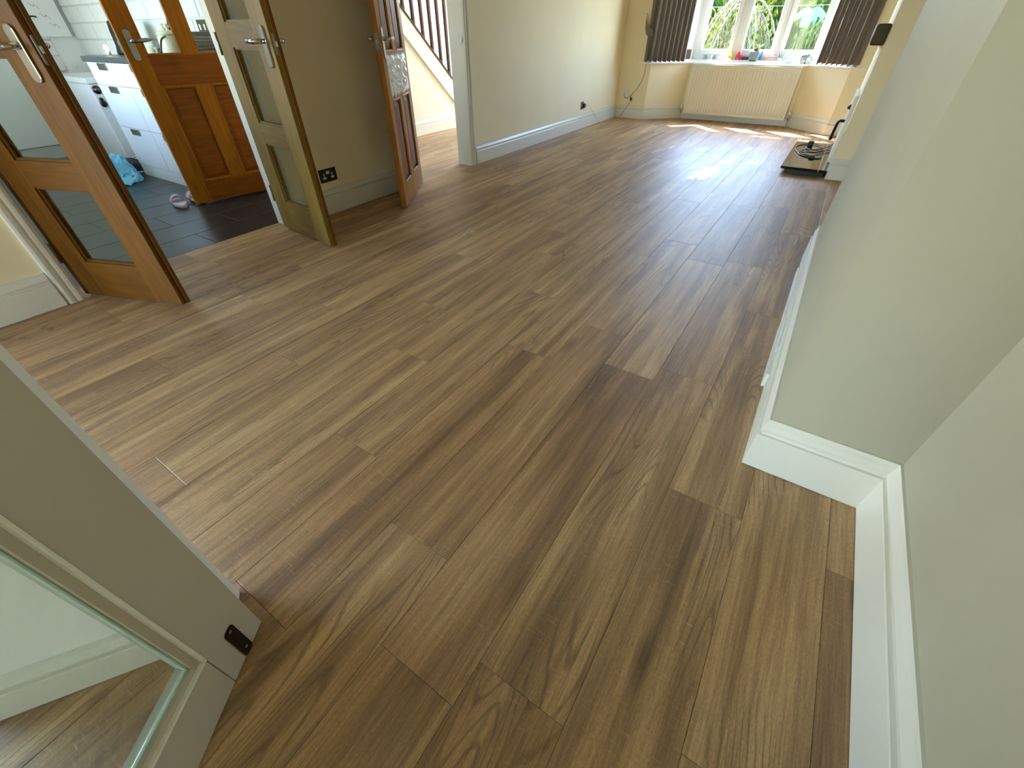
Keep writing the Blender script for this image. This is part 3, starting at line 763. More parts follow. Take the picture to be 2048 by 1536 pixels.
# ------------------------------------------------------------------ sockets, leads
s = thing('wall_socket', 'dark metal double socket on the wall between the two oak doors', 'socket', (LX, 2.036, .2595))
MB().box(0, .006, -.073, .073, -.043, .043).build('plate', M['darkplate'], s, bevel=.002)
for y in (-.034, .034):
    b = MB()
    b.box(.006, .0072, y-.004, y+.004, .004, .016); b.box(.006, .0072, y-.016, y-.006, -.018, -.011); b.box(.006, .0072, y+.006, y+.016, -.018, -.011); b.box(.0058, .0066, y-.0035, y+.0035, -.012, .006)
    b.box(.0058, .0068, y-.012, y+.012, -.022, -.010)
    b.build('socket_insert', M['plastic'], s)
for y in (-.009, .006):
    MB().box(.006, .0095, y-.006, y+.006, .008, .029).build('rocker', M['plastic'], s, bevel=.001)
s = thing('wall_socket', 'steel single socket with a black plug on the long cream wall', 'socket', (LX, 6.27, .275))
MB().box(0, .006, -.043, .043, -.043, .043).build('plate', M['socket'], s, bevel=.002)
MB().box(.006, .010, -.032, -.020, -.012, .014).build('rocker', M['plastic'], s, bevel=.001)
pl = thing('plug', 'black plug with a white lead in the steel wall socket', 'plug')
MB().box(LX+.0062, LX+.040, 6.262, 6.315, .245, .298).build('plug_body', M['black'], pl, bevel=.008)
MB().tube(spl([(LX+.034, 6.316, .272), (LX+.045, 6.40, .262), (LX+.05, 6.52, .19), (LX+.045, 6.66, .10), (LX+.06, 6.77, .03), (LX+.11, 6.86, .004), (LX+.20, 6.94, .0035), (LX+.30, 6.98, .0035), (LX+.36, 7.05, .0035)]), .003, 6).build('lead', M['whitecable'], pl)
s = thing('wall_socket', 'white socket with aerial leads on the narrow wall left of the bay', 'socket', (-2.80, 7.5, .335))
MB().box(-.043, .043, -.008, 0, -.043, .043).build('plate', M['plastic'], s, bevel=.003)
b = MB(); b.box(.012, .034, -.028, -.008, -.02, .02); b.build('aerial_plug', M['plastic'], s, bevel=.003)
b = MB(); b.tube(spl([(-.02, -.010, -.01), (-.015, -.03, -.05), (.02, -.03, -.075), (.06, -.025, -.06), (.08, -.02, -.03)]), .0035, 6); b.build('lead', M['greycable'], s)
ac = thing('aerial_cable', 'thin grey cable hanging from the left curtain to the skirting', 'cable')
MB().tube(spl([(-2.555, 7.484, .74), (-2.556, 7.486, .65), (-2.56, 7.486, .55), (-2.625, 7.484, .40), (-2.70, 7.482, .32), (-2.72, 7.478, .27), (-2.70, 7.474, .235), (-2.76, 7.470, .14), (-2.84, 7.470, .02)]), .0035, 6).build('lead', M['greycable'], ac)
MB().box(-2.715, -2.69, 7.465, 7.485, .235, .275).build('connector', M['black'], ac, bevel=.004)

# ------------------------------------------------------------------ painted glints of a wet film on the floor
def floor_glint(label, polys):  # thin pale plates stand for the bright reflection on a wet smear
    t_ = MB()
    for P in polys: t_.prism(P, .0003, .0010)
    return tag(t_.build('wet_glint', M['floor_glint']), label, 'floor_glint')
floor_glint('largest wet glint painted pale on the floor before the hearth', [[(-.946, 4.399), (-.89, 4.393), (-.87, 4.56), (-.86, 4.42), (-.818, 4.397), (-.785, 4.479), (-.761, 4.725), (-.76, 4.999), (-.836, 4.952), (-.881, 4.997), (-.935, 4.916), (-.917, 4.786)]])
floor_glint('long narrow tail of painted wet glint beyond the largest one', [[(-.834, 5.05), (-.833, 5.176), (-.786, 5.282), (-.753, 5.517), (-.728, 5.85), (-.704, 5.805), (-.703, 5.52), (-.745, 5.204), (-.787, 5.103)]])
floor_glint('tiny painted wet glint left of the long narrow tail', [[(-.965, 5.24), (-.93, 5.22), (-.90, 5.26), (-.91, 5.33), (-.95, 5.33)]])
floor_glint('small painted wet glint farthest to the left on the floor', [[(-1.49, 5.60), (-1.465, 5.60), (-1.445, 5.80), (-1.465, 5.83), (-1.485, 5.75)]])
floor_glint('thin sliver of painted wet glint nearest the long cream wall', [[(-1.58, 5.30), (-1.57, 5.29), (-1.50, 5.52), (-1.505, 5.54)]])

# ------------------------------------------------------------------ stairs in the hall
HX = -4.53
def zs_(y, a): return a-.876*(y-4.54)
b = MB(); ys = (2.5, 5.72)
def slab_yz(b, poly, x0, x1):
    n = len(poly); vs = [(x0, y, z) for y, z in poly]+[(x1, y, z) for y, z in poly]
    b.add(vs, [list(range(n)), list(range(n, 2*n))[::-1]]+[(i, (i+1) % n, n+(i+1) % n, n+i) for i in range(n)]); return b
ss = thing('staircase', 'staircase in the hall with white string and brown spindles', 'staircase')
y_ = lambda z, a: 4.54+(a-z)/.876
slab_yz(MB(), [(2.5, 0), (5.74, 0), (y_(.0, 1.10), 0), (3.2, zs_(3.2, 1.10)), (3.0, CEIL-.03), (2.5, CEIL-.03)], -4.57, HX).build('under_panel', M['whitematt'], ss)
slab_yz(MB(), [(3.2, zs_(3.2, 1.085)), (5.76, zs_(5.76, 1.085)), (5.98, 0), (6.02, .0), (6.02, zs_(6.02, 1.335)), (3.2, zs_(3.2, 1.335))], -4.565, HX+.012).build('string', M['whitematt'], ss, bevel=.002)
slab_yz(MB(), [(3.2, zs_(3.2, 1.085)), (5.76, zs_(5.76, 1.085)), (5.76, zs_(5.76, 1.125)), (3.2, zs_(3.2, 1.125))], HX+.012, HX+.024).build('string_moulding', M['white'], ss, bevel=.004)
slab_yz(MB(), [(3.2, zs_(3.2, 1.335)), (6.02, zs_(6.02, 1.335)), (6.02, zs_(6.02, 1.362)), (3.2, zs_(3.2, 1.362))], -4.59, HX+.022).build('base_rail', M['brown'], ss, bevel=.003)
slab_yz(MB(), [(3.2, zs_(3.2, 2.20)), (5.95, zs_(5.95, 2.20)), (5.95, zs_(5.95, 2.26)), (3.2, zs_(3.2, 2.26))], -4.585, HX+.015).build('handrail', M['brown'], ss, bevel=.008)
for i in range(14):
    y = 3.664+.1455*i
    if y > 5.9: break
    MB().box(-4.569, -4.537, y-.016, y+.016, zs_(y, 1.34), zs_(y, 2.21)).build('spindle', M['brown'], ss, bevel=.002)
MB().box(-4.60, -4.51, 5.95, 6.04, 0, 1.25).build('newel_post', M['brown'], ss, bevel=.004)
for i in range(11):
    y0 = 5.95-i*.226; 
    MB().box(-5.46, -4.575, y0-.24, y0, .198*i, .198*(i+1)).build('step', M['whitematt'], ss)

# ------------------------------------------------------------------ kitchen
def bricks(name, label, org, du, n_u, n_z, bw, bh, z0, nrm):
    o0 = Vector(org); d = Vector(du); nv = Vector(nrm)
    r = struct(MB().box(0, 0.001, 0, .001, 0, .001).build(name, M['mortar']), label)
    me = r.data; me.clear_geometry()
    q = MB(); L = n_u*bw; pts = [o0, o0+d*L, o0+d*L+nv*.006, o0+nv*.006]
    q.prism([(p.x, p.y) for p in pts], z0, z0+n_z*bh); me.from_pydata(q.v, [], q.f); me.update()
    cache = {}
    for j in range(n_z):
        off = 0 if j % 2 == 0 else -bw/2
        for i in range(n_u+1):
            a = max(0, off+i*bw); c = min(L, off+(i+1)*bw)
            if c-a < .02: continue
            key = round(c-a, 3)
            if key not in cache:
                l2 = (c-a)/2-.004; h2 = bh/2-.004; bv = .004
                vs = [(-l2, 0, -h2), (l2, 0, -h2), (l2, 0, h2), (-l2, 0, h2), (-l2+bv, .012, -h2+bv), (l2-bv, .012, -h2+bv), (l2-bv, .012, h2-bv), (-l2+bv, .012, h2-bv)]
                mm = bpy.data.meshes.new('brick'); mm.from_pydata(vs, [], [(0, 1, 2, 3), (7, 6, 5, 4), (0, 4, 5, 1), (1, 5, 6, 2), (2, 6, 7, 3), (3, 7, 4, 0)])
                bmm = bmesh.new(); bmm.from_mesh(mm); bmesh.ops.recalc_face_normals(bmm, faces=bmm.faces); bmm.to_mesh(mm); bmm.free()
                mm.materials.append(M['brick']); cache[key] = mm
            o = bpy.data.objects.new('brick', cache[key]); C.objects.link(o); o.parent = r
            p = o0+d*((a+c)/2); o.location = (p.x+nv.x*.002, p.y+nv.y*.002, z0+(j+.5)*bh)
            o.rotation_euler = (0, 0, math.atan2(nv.y, nv.x)-math.pi/2)
    return r
bricks('wall_kitchen_bricks', 'white brick effect tiling above the kitchen worktop', (-7.2, 2.352, 0), (1, 0, 0), 11, 6, .285, .132, .755, (0, -1, 0))
bricks('wall_kitchen_bricks', 'white brick effect tiling on the far kitchen wall', (-7.2, .4, 0), (0, 1, 0), 6, 6, .285, .132, .755, (1, 0, 0))

def unit(name, label, x0, x1, yf, yb, drawers, group):
    r = thing(name, label, 'cabinet', ((x0+x1)/2, yb, 0), 0, group)
    hw = (x1-x0)/2; D = yb-yf
    MB().box(-hw, hw, -D+.02, 0, .10, .882).build('carcass', M['unit'], r)
    MB().box(-hw, hw, -D+.045-.04, -D+.065-.04, 0, .098).build('plinth', M['unit'], r)
    for z0, z1 in drawers:
        d = MB().box(-hw+.002, hw-.002, -D, -D+.019, z0+.0015, z1-.0015).build('drawer', M['unit'], r, bevel=.002)
        b = MB(); b.box(-.075, .075, -D-.012, -D, z1-.052, z1-.006); b.build('handle', M['steel'], d, bevel=.002)
    return r
dr = [(.10, .413), (.413, .725), (.725, .882)]
unit('base_cabinet', 'white drawer unit at the left end of the grey worktop', -5.49, -4.89, 1.765, 2.35, dr, 'white drawer units')
unit('base_cabinet', 'white drawer unit behind the honey oak door', -4.888, -4.30, 1.765, 2.35, dr, 'white drawer units')
wt = MB().box(-5.47, -4.29, 1.735, 2.345, .884, .922).build('worktop', M['worktop'], bevel=.003)
tag(wt, 'dark grey worktop on the white drawer units', 'worktop')
tag(MB().box(-5.47, -4.29, 2.325, 2.339, .9225, .96).build('upstand', M['worktop']), 'dark grey upstand along the back of the worktop', 'upstand')
# chest freezer with dial
f = thing('chest_freezer', 'low white appliance left of the drawer units with a round dial', 'freezer', (-6.5, 2.09, 0))
MB().box(-.52, .52, -.245, .25, .02, .70).build('body', M['unit'], f, bevel=.01)
MB().box(-.53, .53, -.255, .255, .702, .748).build('lid', M['unit'], f, bevel=.008)
MB().box(-.5, .5, -.23, .23, 0, .02).build('foot', M['black'], f)
b = MB(); b.tube([(.52, -.20, .655), (.53, -.20, .655)], .034, 16); d = b.build('dial', M['darkplate'], f)
b = MB(); b.tube([(.53, -.20, .655), (.536, -.20, .655)], .018, 16); b.build('dial_knob', M['socket'], d)
b = MB(); b.ell((.527, -.205, .58), (.012, .018, .016)); b.ell((.53, -.205, .545), (.014, .028, .03)); b.build('hanging_tag', M['black'], f)['label'] = 'dark blue tag hanging below the dial'
# tall units on the far wall
for i, (ya, yb) in enumerate(((.05, .65), (.652, 1.25), (1.252, 1.72))):
    r = thing('tall_cabinet', ['tall white cabinet at the camera end of the far kitchen wall', 'tall white cabinet in the middle of the far kitchen wall', 'tall white cabinet next to the low white appliance'][i], 'cabinet', (-7.2, (ya+yb)/2, 0), 0, 'tall white kitchen cabinets')
    hw = (yb-ya)/2
    MB().box(0.02, .05, -hw, hw, .12, 1.45 if i == 2 else 2.1).build('carcass', M['unit'], r)
    MB().box(.05, .07, -hw+.002, hw-.002, .125, 1.445 if i == 2 else 2.09).build('door', M['unit'], r, bevel=.003)
    MB().box(0.02, .055, -hw, hw, 0, .118).build('plinth', M['mortar'], r)
# board on the far wall with faint marks
bd = thing('notice_board', 'white paper sheet with faint grey marks on the far kitchen wall', 'notice')
MB().box(-7.186, -7.178, 1.86, 2.305, 1.045, 1.62).build('sheet', M['paper'], bd)
MB().box(-7.186, -7.172, 2.305, 2.318, 1.045, 1.62).build('edge', M['pencil'], bd)
b = MB()
for k, (y, z) in enumerate(((1.98, 1.45), (2.03, 1.38), (2.08, 1.31), (2.13, 1.23), (2.17, 1.16), (2.0, 1.52))):
    b.tube(spl([(-7.177, y, z), (-7.177, y+.03, z-.03), (-7.177, y+.045, z-.012), (-7.177, y+.07, z-.05)], 5), .0022, 5)
b.build('marks', M['pencil'], bd)
b = MB(); b.tube([(-7.17, 1.95, 1.205), (-7.17, 2.06, 1.205), (-7.17, 2.09, 1.20)], .006, 8); b.box(-7.188, -7.166, 1.94, 1.955, 1.195, 1.215)
tag(b.build('wall_hook', M['black']), 'thin black rod hook on the white brick wall of the kitchen', 'hook')

WZ = .9225
# things on the worktop
b = thing('coffee_machine', 'black rounded appliance at the left of the grey worktop', 'appliance', (-5.40, 2.10, WZ))
MB().lathe([(.10, 0), (.105, .01), (.09, .06), (.085, .16), (.075, .22), (.03, .235), (.001, .237)], n=20).build('body', M['black'], b)
MB().tube(spl([(.07, 0, .21), (.12, 0, .20), (.13, 0, .12), (.09, 0, .05)]), .010, 8).build('handle', M['black'], b)
MB().lathe([(.012, 0), (.012, .012), (.004, .018)], (0, 0, .234), 10).build('lid_knob', M['chrome'], b)
g = thing('night_light', 'small cream bulb glowing on the worktop beside the black appliance', 'lamp', (-5.33, 1.90, WZ))
MB().lathe([(.018, 0), (.018, .02), (.012, .03)], n=12).build('base', M['plastic'], g)
t_ = NT('bulb_glow'); em = t_.n('ShaderNodeEmission'); em.inputs[0].default_value = (1, .85, .45, 1); em.inputs[1].default_value = 1.6; t_.l(em.outputs[0], t_.out.inputs[0])
MB().ell((0, 0, .048), (.018, .018, .022)).build('bulb', t_.m, g)
k = thing('knife_block', 'dark leaning utensil block seen through the honey oak door', 'utensil block', (-4.78, 2.16, WZ))
MB().bar((.02, 0, .014), (-.02, .06, .17), .08, .05, (0, 1, 0)).build('block', M['black'], k, bevel=.006)
for i in range(3): MB().bar((-.04+.02*i, .064, .165), (-.045+.02*i, .084, .235), .012, .016, (0, 1, 0)).build('handle', M['black'], k, bevel=.003)
s = thing('wall_socket', 'grey metal socket on the brick tiles above the cream canister', 'socket', (-4.50, 2.338, 1.10))
MB().box(-.073, .073, -.006, .0, -.043, .043).build('plate', M['socket'], s, bevel=.002)
for x in (-.034, .034): MB().box(x-.012, x+.012, -.008, -.006, -.02, .015).build('socket_insert', M['plastic'], s)
c = thing('canister', 'cream enamel canister with two knobs seen through the honey oak door', 'canister', (-4.46, 2.03, WZ))
MB().lathe([(.075, 0), (.08, .006), (.078, .11), (.07, .125), (.05, .132)], n=24).build('body', M['cream'], c)
MB().lathe([(.074, 0), (.076, .006), (.05, .022), (.001, .03)], (0, 0, .13), 24).build('lid', M['cream'], c)
for x in (-.03, .03): MB().lathe([(.009, 0), (.009, .018), (.018, .026), (.018, .038), (.008, .046)], (x, 0, .148), 12).build('knob', M['cream'], c)
cu = thing('cup', 'cream cup in front of the cream canister', 'cup', (-4.63, 1.95, WZ))
MB().lathe([(.025, 0), (.03, .004), (.04, .05), (.042, .06), (.038, .06), (.034, .03), (.001, .012)], n=20).build('body', M['cream'], cu)
MB().tube(spl([(.038, 0, .05), (.062, 0, .045), (.06, 0, .022), (.036, 0, .018)]), .004, 8).build('handle', M['cream'], cu)
tag(MB().lathe([(.03, 0), (.06, .006), (.066, .012), (.06, .012), (.03, .008), (.001, .008)], (-4.50, 1.85, WZ), 24).build('saucer', M['cream']), 'cream saucer at the front of the worktop', 'saucer')
tag(MB().tube(spl([(-4.40, 1.98, WZ+.12), (-4.37, 1.93, WZ+.10), (-4.39, 1.90, WZ+.03), (-4.46, 1.89, WZ+.006), (-4.54, 1.90, WZ+.006), (-4.57, 1.93, WZ+.006), (-4.53, 1.945, WZ+.006)]), .006, 8).build('appliance_lead', M['cable']), 'thick black lead curling round the cream canister', 'cable')
bk = thing('storage_basket', 'grey brown basket at the hidden right end of the worktop', 'basket', (-4.36+.0, 2.2, WZ))
b = MB()
for j in range(7):
    z = .01+.019*j; b.tube([(-.062, -.09, z), (.062, -.09, z), (.062, .09, z), (-.062, .09, z), (-.062, -.09, z)], .009, 6)
b.box(-.058, .058, -.086, .086, 0, .012); b.build('weave', M['basket'], bk)
MB().tube([(-.066, -.094, .138), (.066, -.094, .138), (.066, .094, .138), (-.066, .094, .138), (-.066, -.094, .138)], .010, 6).build('rim', M['basket'], bk)

# slippers, bag, shoe
def slipper(label, loc, rz):
    r = thing('slipper', label, 'slipper', (loc[0], loc[1], .0005), rz, 'lilac sliders on the kitchen floor')
    out_ = []
    for i in range(28):
        a = 2*math.pi*i/28; x = .125*math.cos(a); wv = .047+.006*math.cos(a)-.006*math.sin(a*2)**2
        out_.append((x, wv*math.sin(a)))
    b = MB(); n = 28; lv = [(.93, 0), (1.0, .008), (1.0, .022), (.94, .03), (.86, .026)]
    vs = [(x*k, y*k, z) for k, z in lv for x, y in out_]
    fs = [(j*n+i, j*n+(i+1) % n, (j+1)*n+(i+1) % n, (j+1)*n+i) for j in range(4) for i in range(n)]+[list(range(n))[::-1], [4*n+i for i in range(n)]]
    b.add(vs, fs, True).build('sole', M['lilac'], r)
    b = MB(); N = 14; vs = []; fs = []
    for i in range(N+1):
        a = math.pi*i/N; 
        for x, e in ((.015, 1.0), (.10, .86), (.10, .80), (.015, .92)):
            vs.append((x, -math.cos(a)*.054*e, .012+math.sin(a)*.062*e))
    for i in range(N):
        for c in range(4): fs.append((i*4+c, i*4+(c+1) % 4, (i+1)*4+(c+1) % 4, (i+1)*4+c))
    fs += [(0, 1, 2, 3), tuple(N*4+c for c in range(4))]
    b.add(vs, fs, True).build('strap', M['lilac'], r)
slipper('lilac slider slipper in full view on the dark tiles', (-4.15, 1.462), math.radians(168))
slipper('lilac slider slipper half hidden behind the honey oak door', (-4.15, 1.60), math.radians(178))
# crumpled bag
rnd = random.Random(3)
b = MB(); n, m_ = 26, 12; vs = []
for j in range(m_+1):
    t = j/m_
    for i in range(n):
        a = 2*math.pi*i/n; rr = (1-.55*t)*(.9+.12*math.sin(5*a+3*t)+.08*rnd.uniform(-1, 1)) if j else .96
        z = .002+.19*t**.8*(1+.15*math.sin(3*a))+(.015*rnd.uniform(-1, 1) if 0 < j < m_ else 0)
        vs.append((.20*rr*math.cos(a), .13*rr*math.sin(a), max(.002, z)))
fs = [(j*n+i, j*n+(i+1) % n, (j+1)*n+(i+1) % n, (j+1)*n+i) for j in range(m_) for i in range(n)]+[list(range(n))[::-1], [m_*n+i for i in range(n)]]
bgp = thing('plastic_bag', 'crumpled light blue plastic bag on the dark kitchen tiles', 'bag', (-5.42, 1.57, 0), .1)
b.add(vs, fs).build('bag_body', M['bag'], bgp)
b = MB(); vs = []
for i in range(9):
    x = .05+.22*i/8
    vs += [(x, -.11-.02*math.sin(i*1.3), .003+.012*(i % 2)), (x+.01, -.02, .05+.02*math.cos(i*1.7))]
b.add(vs, [(2*i, 2*i+2, 2*i+3, 2*i+1) for i in range(8)]); b.build('bag_flap', M['bag'], bgp)
sh = thing('shoe', 'black shoe with a pale sole against the end of the drawer units', 'shoe', (-5.60, 1.80, 0), math.radians(55))
MB().box(-.13, .13, -.045, .045, 0, .022).build('sole', M['whitecable'], sh, bevel=.012)
b = MB(); vs = []; fs = []; N = 12
for x, hw, hh in ((-.125, .03, .09), (-.09, .042, .115), (-.03, .043, .11), (.03, .044, .075), (.09, .042, .055), (.125, .025, .035)):
    for i in range(N+1):
        a = math.pi*i/N; vs.append((x, math.cos(a)*hw, .022+math.sin(a)*hh))
for j in range(5):
    for i in range(N): q = j*(N+1)+i; fs.append((q, q+1, q+N+2, q+N+1))
fs += [list(range(N+1)), [5*(N+1)+i for i in range(N+1)]]
b.add(vs, fs, True).build('upper', M['black'], sh)
MB().tube([(-.02, -.03, .135), (.0, .0, .142), (.02, .03, .10)], .006, 6).build('lace', M['whitecable'], sh)

# ------------------------------------------------------------------ ornaments on the window board
SZ = .7085; SY = 7.965
def orn(name, label, cat, x, y=SY): return thing(name, label, cat, (x, y, SZ))
o = orn('photo_frame', 'small white photo frame half behind the left curtain', 'photo frame', -2.10, 7.93)
bead(-.055, .055, 0, .15, .014, -.008, .008).build('frame', M['plastic'], o); MB().box(-.041, .041, -.002, .004, .014, .136).build('photo', M['socket'], o)
M['greyglass'] = plain('smoky_grey', (150, 158, 158), .3); M['yellow'] = plain('yellow_petal', (232, 214, 60), .5); M['redp'] = plain('red_petal', (205, 60, 84), .45, var=.4, scale=40)
M['maroon'] = plain('maroon_card', (110, 64, 62), .5); M['bluegrey'] = plain('blue_grey_glaze', (128, 154, 160), .35, var=.25, scale=60); M['cork'] = plain('cork', (120, 72, 50), .8)
M['blue'] = plain('blue_glass', (112, 146, 186), .15); M['pink'] = plain('pink_pattern', (232, 176, 170), .45, var=.5, scale=45); M['silver'] = plain('silver_grey', (164, 170, 172), .3, .6)
M['stone'] = plain('pale_stone', (222, 228, 226), .5); M['twig'] = plain('twig_grey', (140, 128, 118), .7)
for i, x in enumerate((-1.845, -1.735)):
    o = orn('tumbler', ['grey tumbler nearest the left curtain', 'grey tumbler second from the left curtain'][i], 'tumbler', x)
    MB().lathe([(.032, 0), (.036, .004), (.040, .075), (.037, .075), (.033, .01), (.001, .008)], n=20).build('glass', M['greyglass'], o)
o = orn('greeting_card', 'low white card with red marks between the tumblers and the yellow flowers', 'card', -1.635)
MB().box(-.045, .045, -.004, .004, 0, .055).build('card', M['paper'], o); b = MB(); b.ell((-.015, -.005, .028), (.014, .002, .007)); b.ell((.02, -.005, .03), (.008, .002, .006)); b.build('print', M['redp'], o)
o = orn('flower_pot', 'glass of yellow flowers on the window board', 'flowers', -1.525)
MB().lathe([(.03, 0), (.042, .02), (.045, .05), (.04, .055)], n=18).build('pot', M['cream'], o)
b = MB()
for i in range(16):
    a = random.uniform(0, 6.28); q = random.uniform(0, .045); b.ell((q*math.cos(a), q*math.sin(a), .06+random.uniform(0, .03)), (.016, .016, .012), 8, 5)
b.build('petals', M['yellow'], o)
o = orn('vase', 'red and pink spotted vase on the window board', 'vase', -1.41)
MB().lathe([(.022, 0), (.036, .02), (.042, .06), (.038, .095), (.026, .118), (.02, .122)], n=18).build('body', M['redp'], o)
o = orn('box', 'low maroon box between the red vase and the blue grey vase', 'box', -1.316)
MB().box(-.042, .042, -.03, .03, 0, .05).build('base', M['maroon'], o, bevel=.003); MB().box(-.044, .044, -.032, .032, .051, .066).build('lid', M['maroon'], o, bevel=.003)
o = orn('vase', 'square blue grey vase with a brown stopper and green sprig', 'vase', -1.205)
MB().box(-.062, .062, -.045, .045, 0, .125).build('body', M['bluegrey'], o, bevel=.016, seg=3); MB().lathe([(.024, 0), (.028, .02), (.022, .035)], (0, 0, .125), 14).build('stopper', M['cork'], o)
b = MB(); 
for i in range(7):
    a = i*.9; b.tube([(0.03, 0, .12), (.03+.02*math.cos(a), .02*math.sin(a), .17), (.03+.05*math.cos(a), .04*math.sin(a), .20)], [.003, .006, .002], 6)
M['sprig'] = plain('sprig_green', (150, 190, 110), .5); b.build('sprig', M['sprig'], o)
o = orn('bottle', 'slim blue bottle right of the blue grey vase', 'bottle', -1.115)
MB().lathe([(.02, 0), (.024, .006), (.022, .06), (.010, .085), (.010, .115), (.013, .12)], n=16).build('body', M['blue'], o)
MB().lathe([(.011, 0), (.011, .014)], (0, 0, .12), 12).build('cap', M['plastic'], o)
o = orn('box', 'pink patterned box on the window board', 'box', -1.005)
MB().box(-.075, .075, -.03, .03, 0, .06).build('base', M['pink'], o, bevel=.004); MB().box(-.077, .077, -.032, .032, .061, .075).build('lid', M['pink'], o, bevel=.004)
o = orn('twig_vase', 'small pale pot of grey twigs on the window board', 'vase', -.885)
MB().lathe([(.02, 0), (.034, .015), (.036, .035), (.022, .052), (.018, .056)], n=16).build('pot', M['stone'], o)
b = MB()
for x, y, z in ((-.055, .01, .22), (.03, -.01, .19), (.075, .0, .16), (-.02, .02, .15)): b.tube([(0, 0, .03), (x*.45, y, z*.55), (x, y, z)], [.004, .003, .0015], 6)
b.build('twigs', M['twig'], o)
o = orn('bowl', 'smooth pale stone bowl left of the elephant', 'bowl', -.745)
MB().lathe([(.025, 0), (.055, .012), (.068, .035), (.064, .037), (.045, .016), (.001, .01)], n=22).build('body', M['stone'], o)
for x, y in ((-.018, 0), (.02, .012)): MB().ell((x, y, .032), (.02, .018, .014)).build('stone', M['stone'], o)
o = orn('elephant', 'silver grey elephant figure at the right of the window board', 'figurine', -.585, 7.93)
b = MB(); b.ell((0, 0, .070), (.052, .028, .034), 16, 10); b.ell((.052, 0, .082), (.026, .022, .025), 12, 8)
for x in (-.032, .028):
    for y in (-.014, .014): b.tube([(x, y, .065), (x-.002, y, .03), (x, y, .0)], [.015, .011, .012], 10)
b.tube(spl([(.07, 0, .085), (.084, 0, .062), (.084, 0, .035), (.092, 0, .02), (.10, 0, .026)], 5), [.012-.0004*i for i in range(21)], 8)
b.build('body', M['silver'], o)
for y in (-.022, .022):
    b = MB(); b.ell((.036, y, .084), (.018, .004, .024), 12, 8); b.build('ear', M['silver'], o)
MB().tube([(-.05, 0, .08), (-.06, 0, .06), (-.058, 0, .045)], [.003, .002, .003], 6).build('tail', M['silver'], o)

# ------------------------------------------------------------------ unseen fill lights added to brighten the kitchen and the hall
lit = NT('fill_diffuser'); em = lit.n('ShaderNodeEmission'); em.inputs[1].default_value = 2.0; lit.l(em.outputs[0], lit.out.inputs[0])
def fill_light(label, x, y, power, col, size=.45):
    r = thing('fill_light', label, 'lamp', (x, y, CEIL-.001), 0, 'added unseen fill lights')
    MB().lathe([(size/2, 0), (size/2, -.03), (size/2-.015, -.045), (size/2-.03, -.045)], n=32).build('rim', M['chrome'], r)
    MB().lathe([(size/2-.03, -.046), (size/2-.06, -.06), (.001, -.066)], n=32).build('fill_light_diffuser', lit.m, r)
    l = bpy.data.lights.new('lamp', 'AREA'); l.shape = 'DISK'; l.size = size; l.energy = power; l.color = col  # lamp of the added fill light
    o = bpy.data.objects.new('lamp', l); C.objects.link(o); o.parent = r; o.location = (0, 0, -.08)
fill_light('unseen fill light added in the kitchen near the doorway', -4.6, .9, KIT_FILL, (.80, .95, 1))
fill_light('unseen fill light added in the kitchen near the far wall', -6.2, .9, KIT_FILL, (.80, .95, 1))
fill_light('unseen fill light added in the hall', -3.8, 5.2, HALL_FILL, (.84, .94, 1))

# ------------------------------------------------------------------ garden
gm = leaf_mat('lawn', (70, 110, 50), (110, 150, 70), .1)
struct(MB().box(-14, 9, 8.35, 22, -.12, -.05).build('ground', plain('garden_ground', (96, 98, 80), .9, var=.2)), 'garden ground beyond the bay')
def leaves(name, mat, items, parent):
    vs = []; fs = []
    for (p, d, n_, L, Wd) in items:
        d = d.normalized(); a = d.cross(n_).normalized(); u = a.cross(d); k = len(vs)
        vs += [p, p+d*L*.4+a*Wd*.5+u*L*.05, p+d*L, p+d*L*.4-a*Wd*.5+u*L*.05, p+d*L*.5-u*L*.04]
        fs += [(k, k+1, k+4), (k+1, k+2, k+4), (k+2, k+3, k+4), (k+3, k, k+4)]
    me = bpy.data.meshes.new(name); me.from_pydata([tuple(v) for v in vs], [], fs); me.materials.append(mat); me.update()
    o = bpy.data.objects.new(name, me); C.objects.link(o); o.parent = parent; o['kind'] = 'stuff'; return o
rnd = random.Random(11)
hd = thing('hedge', 'tall laurel hedge of glossy green leaves beyond the bay window', 'hedge', (-2.5, 12.0, -.05))
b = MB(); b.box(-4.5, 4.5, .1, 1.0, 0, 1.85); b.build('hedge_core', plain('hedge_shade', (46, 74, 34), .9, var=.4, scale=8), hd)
it = []
for i in range(7000):
    x = rnd.uniform(-4.5, 4.5); z = rnd.uniform(.02, 2.05)
    bul = .16*math.sin(x*2.1+1)*math.cos(z*2.4)+.1*math.sin(x*5+z*3)
    p = Vector((x, -.1+bul+rnd.uniform(-.16, .16), z)); d = Vector((rnd.uniform(-1, 1), rnd.uniform(-1.1, -.1), rnd.uniform(-.5, .9)))
    it.append((p, d, Vector((rnd.uniform(-.6, .6), rnd.uniform(-.8, .2), 1)), rnd.uniform(.11, .19), rnd.uniform(.045, .07)))
leaves('foliage', leaf_mat('laurel_leaf', (52, 140, 36), (140, 212, 70), .4), it, hd)
it = []
for i in range(900):
    cx = rnd.choice((-.9, .2, .7, 1.3)); x = cx+rnd.gauss(0, .22); z = 1.55+rnd.gauss(0, .22)
    d = Vector((rnd.uniform(-.7, .7), rnd.uniform(-.9, 0), rnd.uniform(.3, 1)))
    it.append((Vector((x, -.34+rnd.uniform(-.1, .1), z)), d, Vector((rnd.uniform(-.6, .6), -.5, .6)), rnd.uniform(.11, .18), .055))
leaves('new_growth', leaf_mat('young_leaf', (196, 206, 60), (232, 226, 90), .45), it, hd)
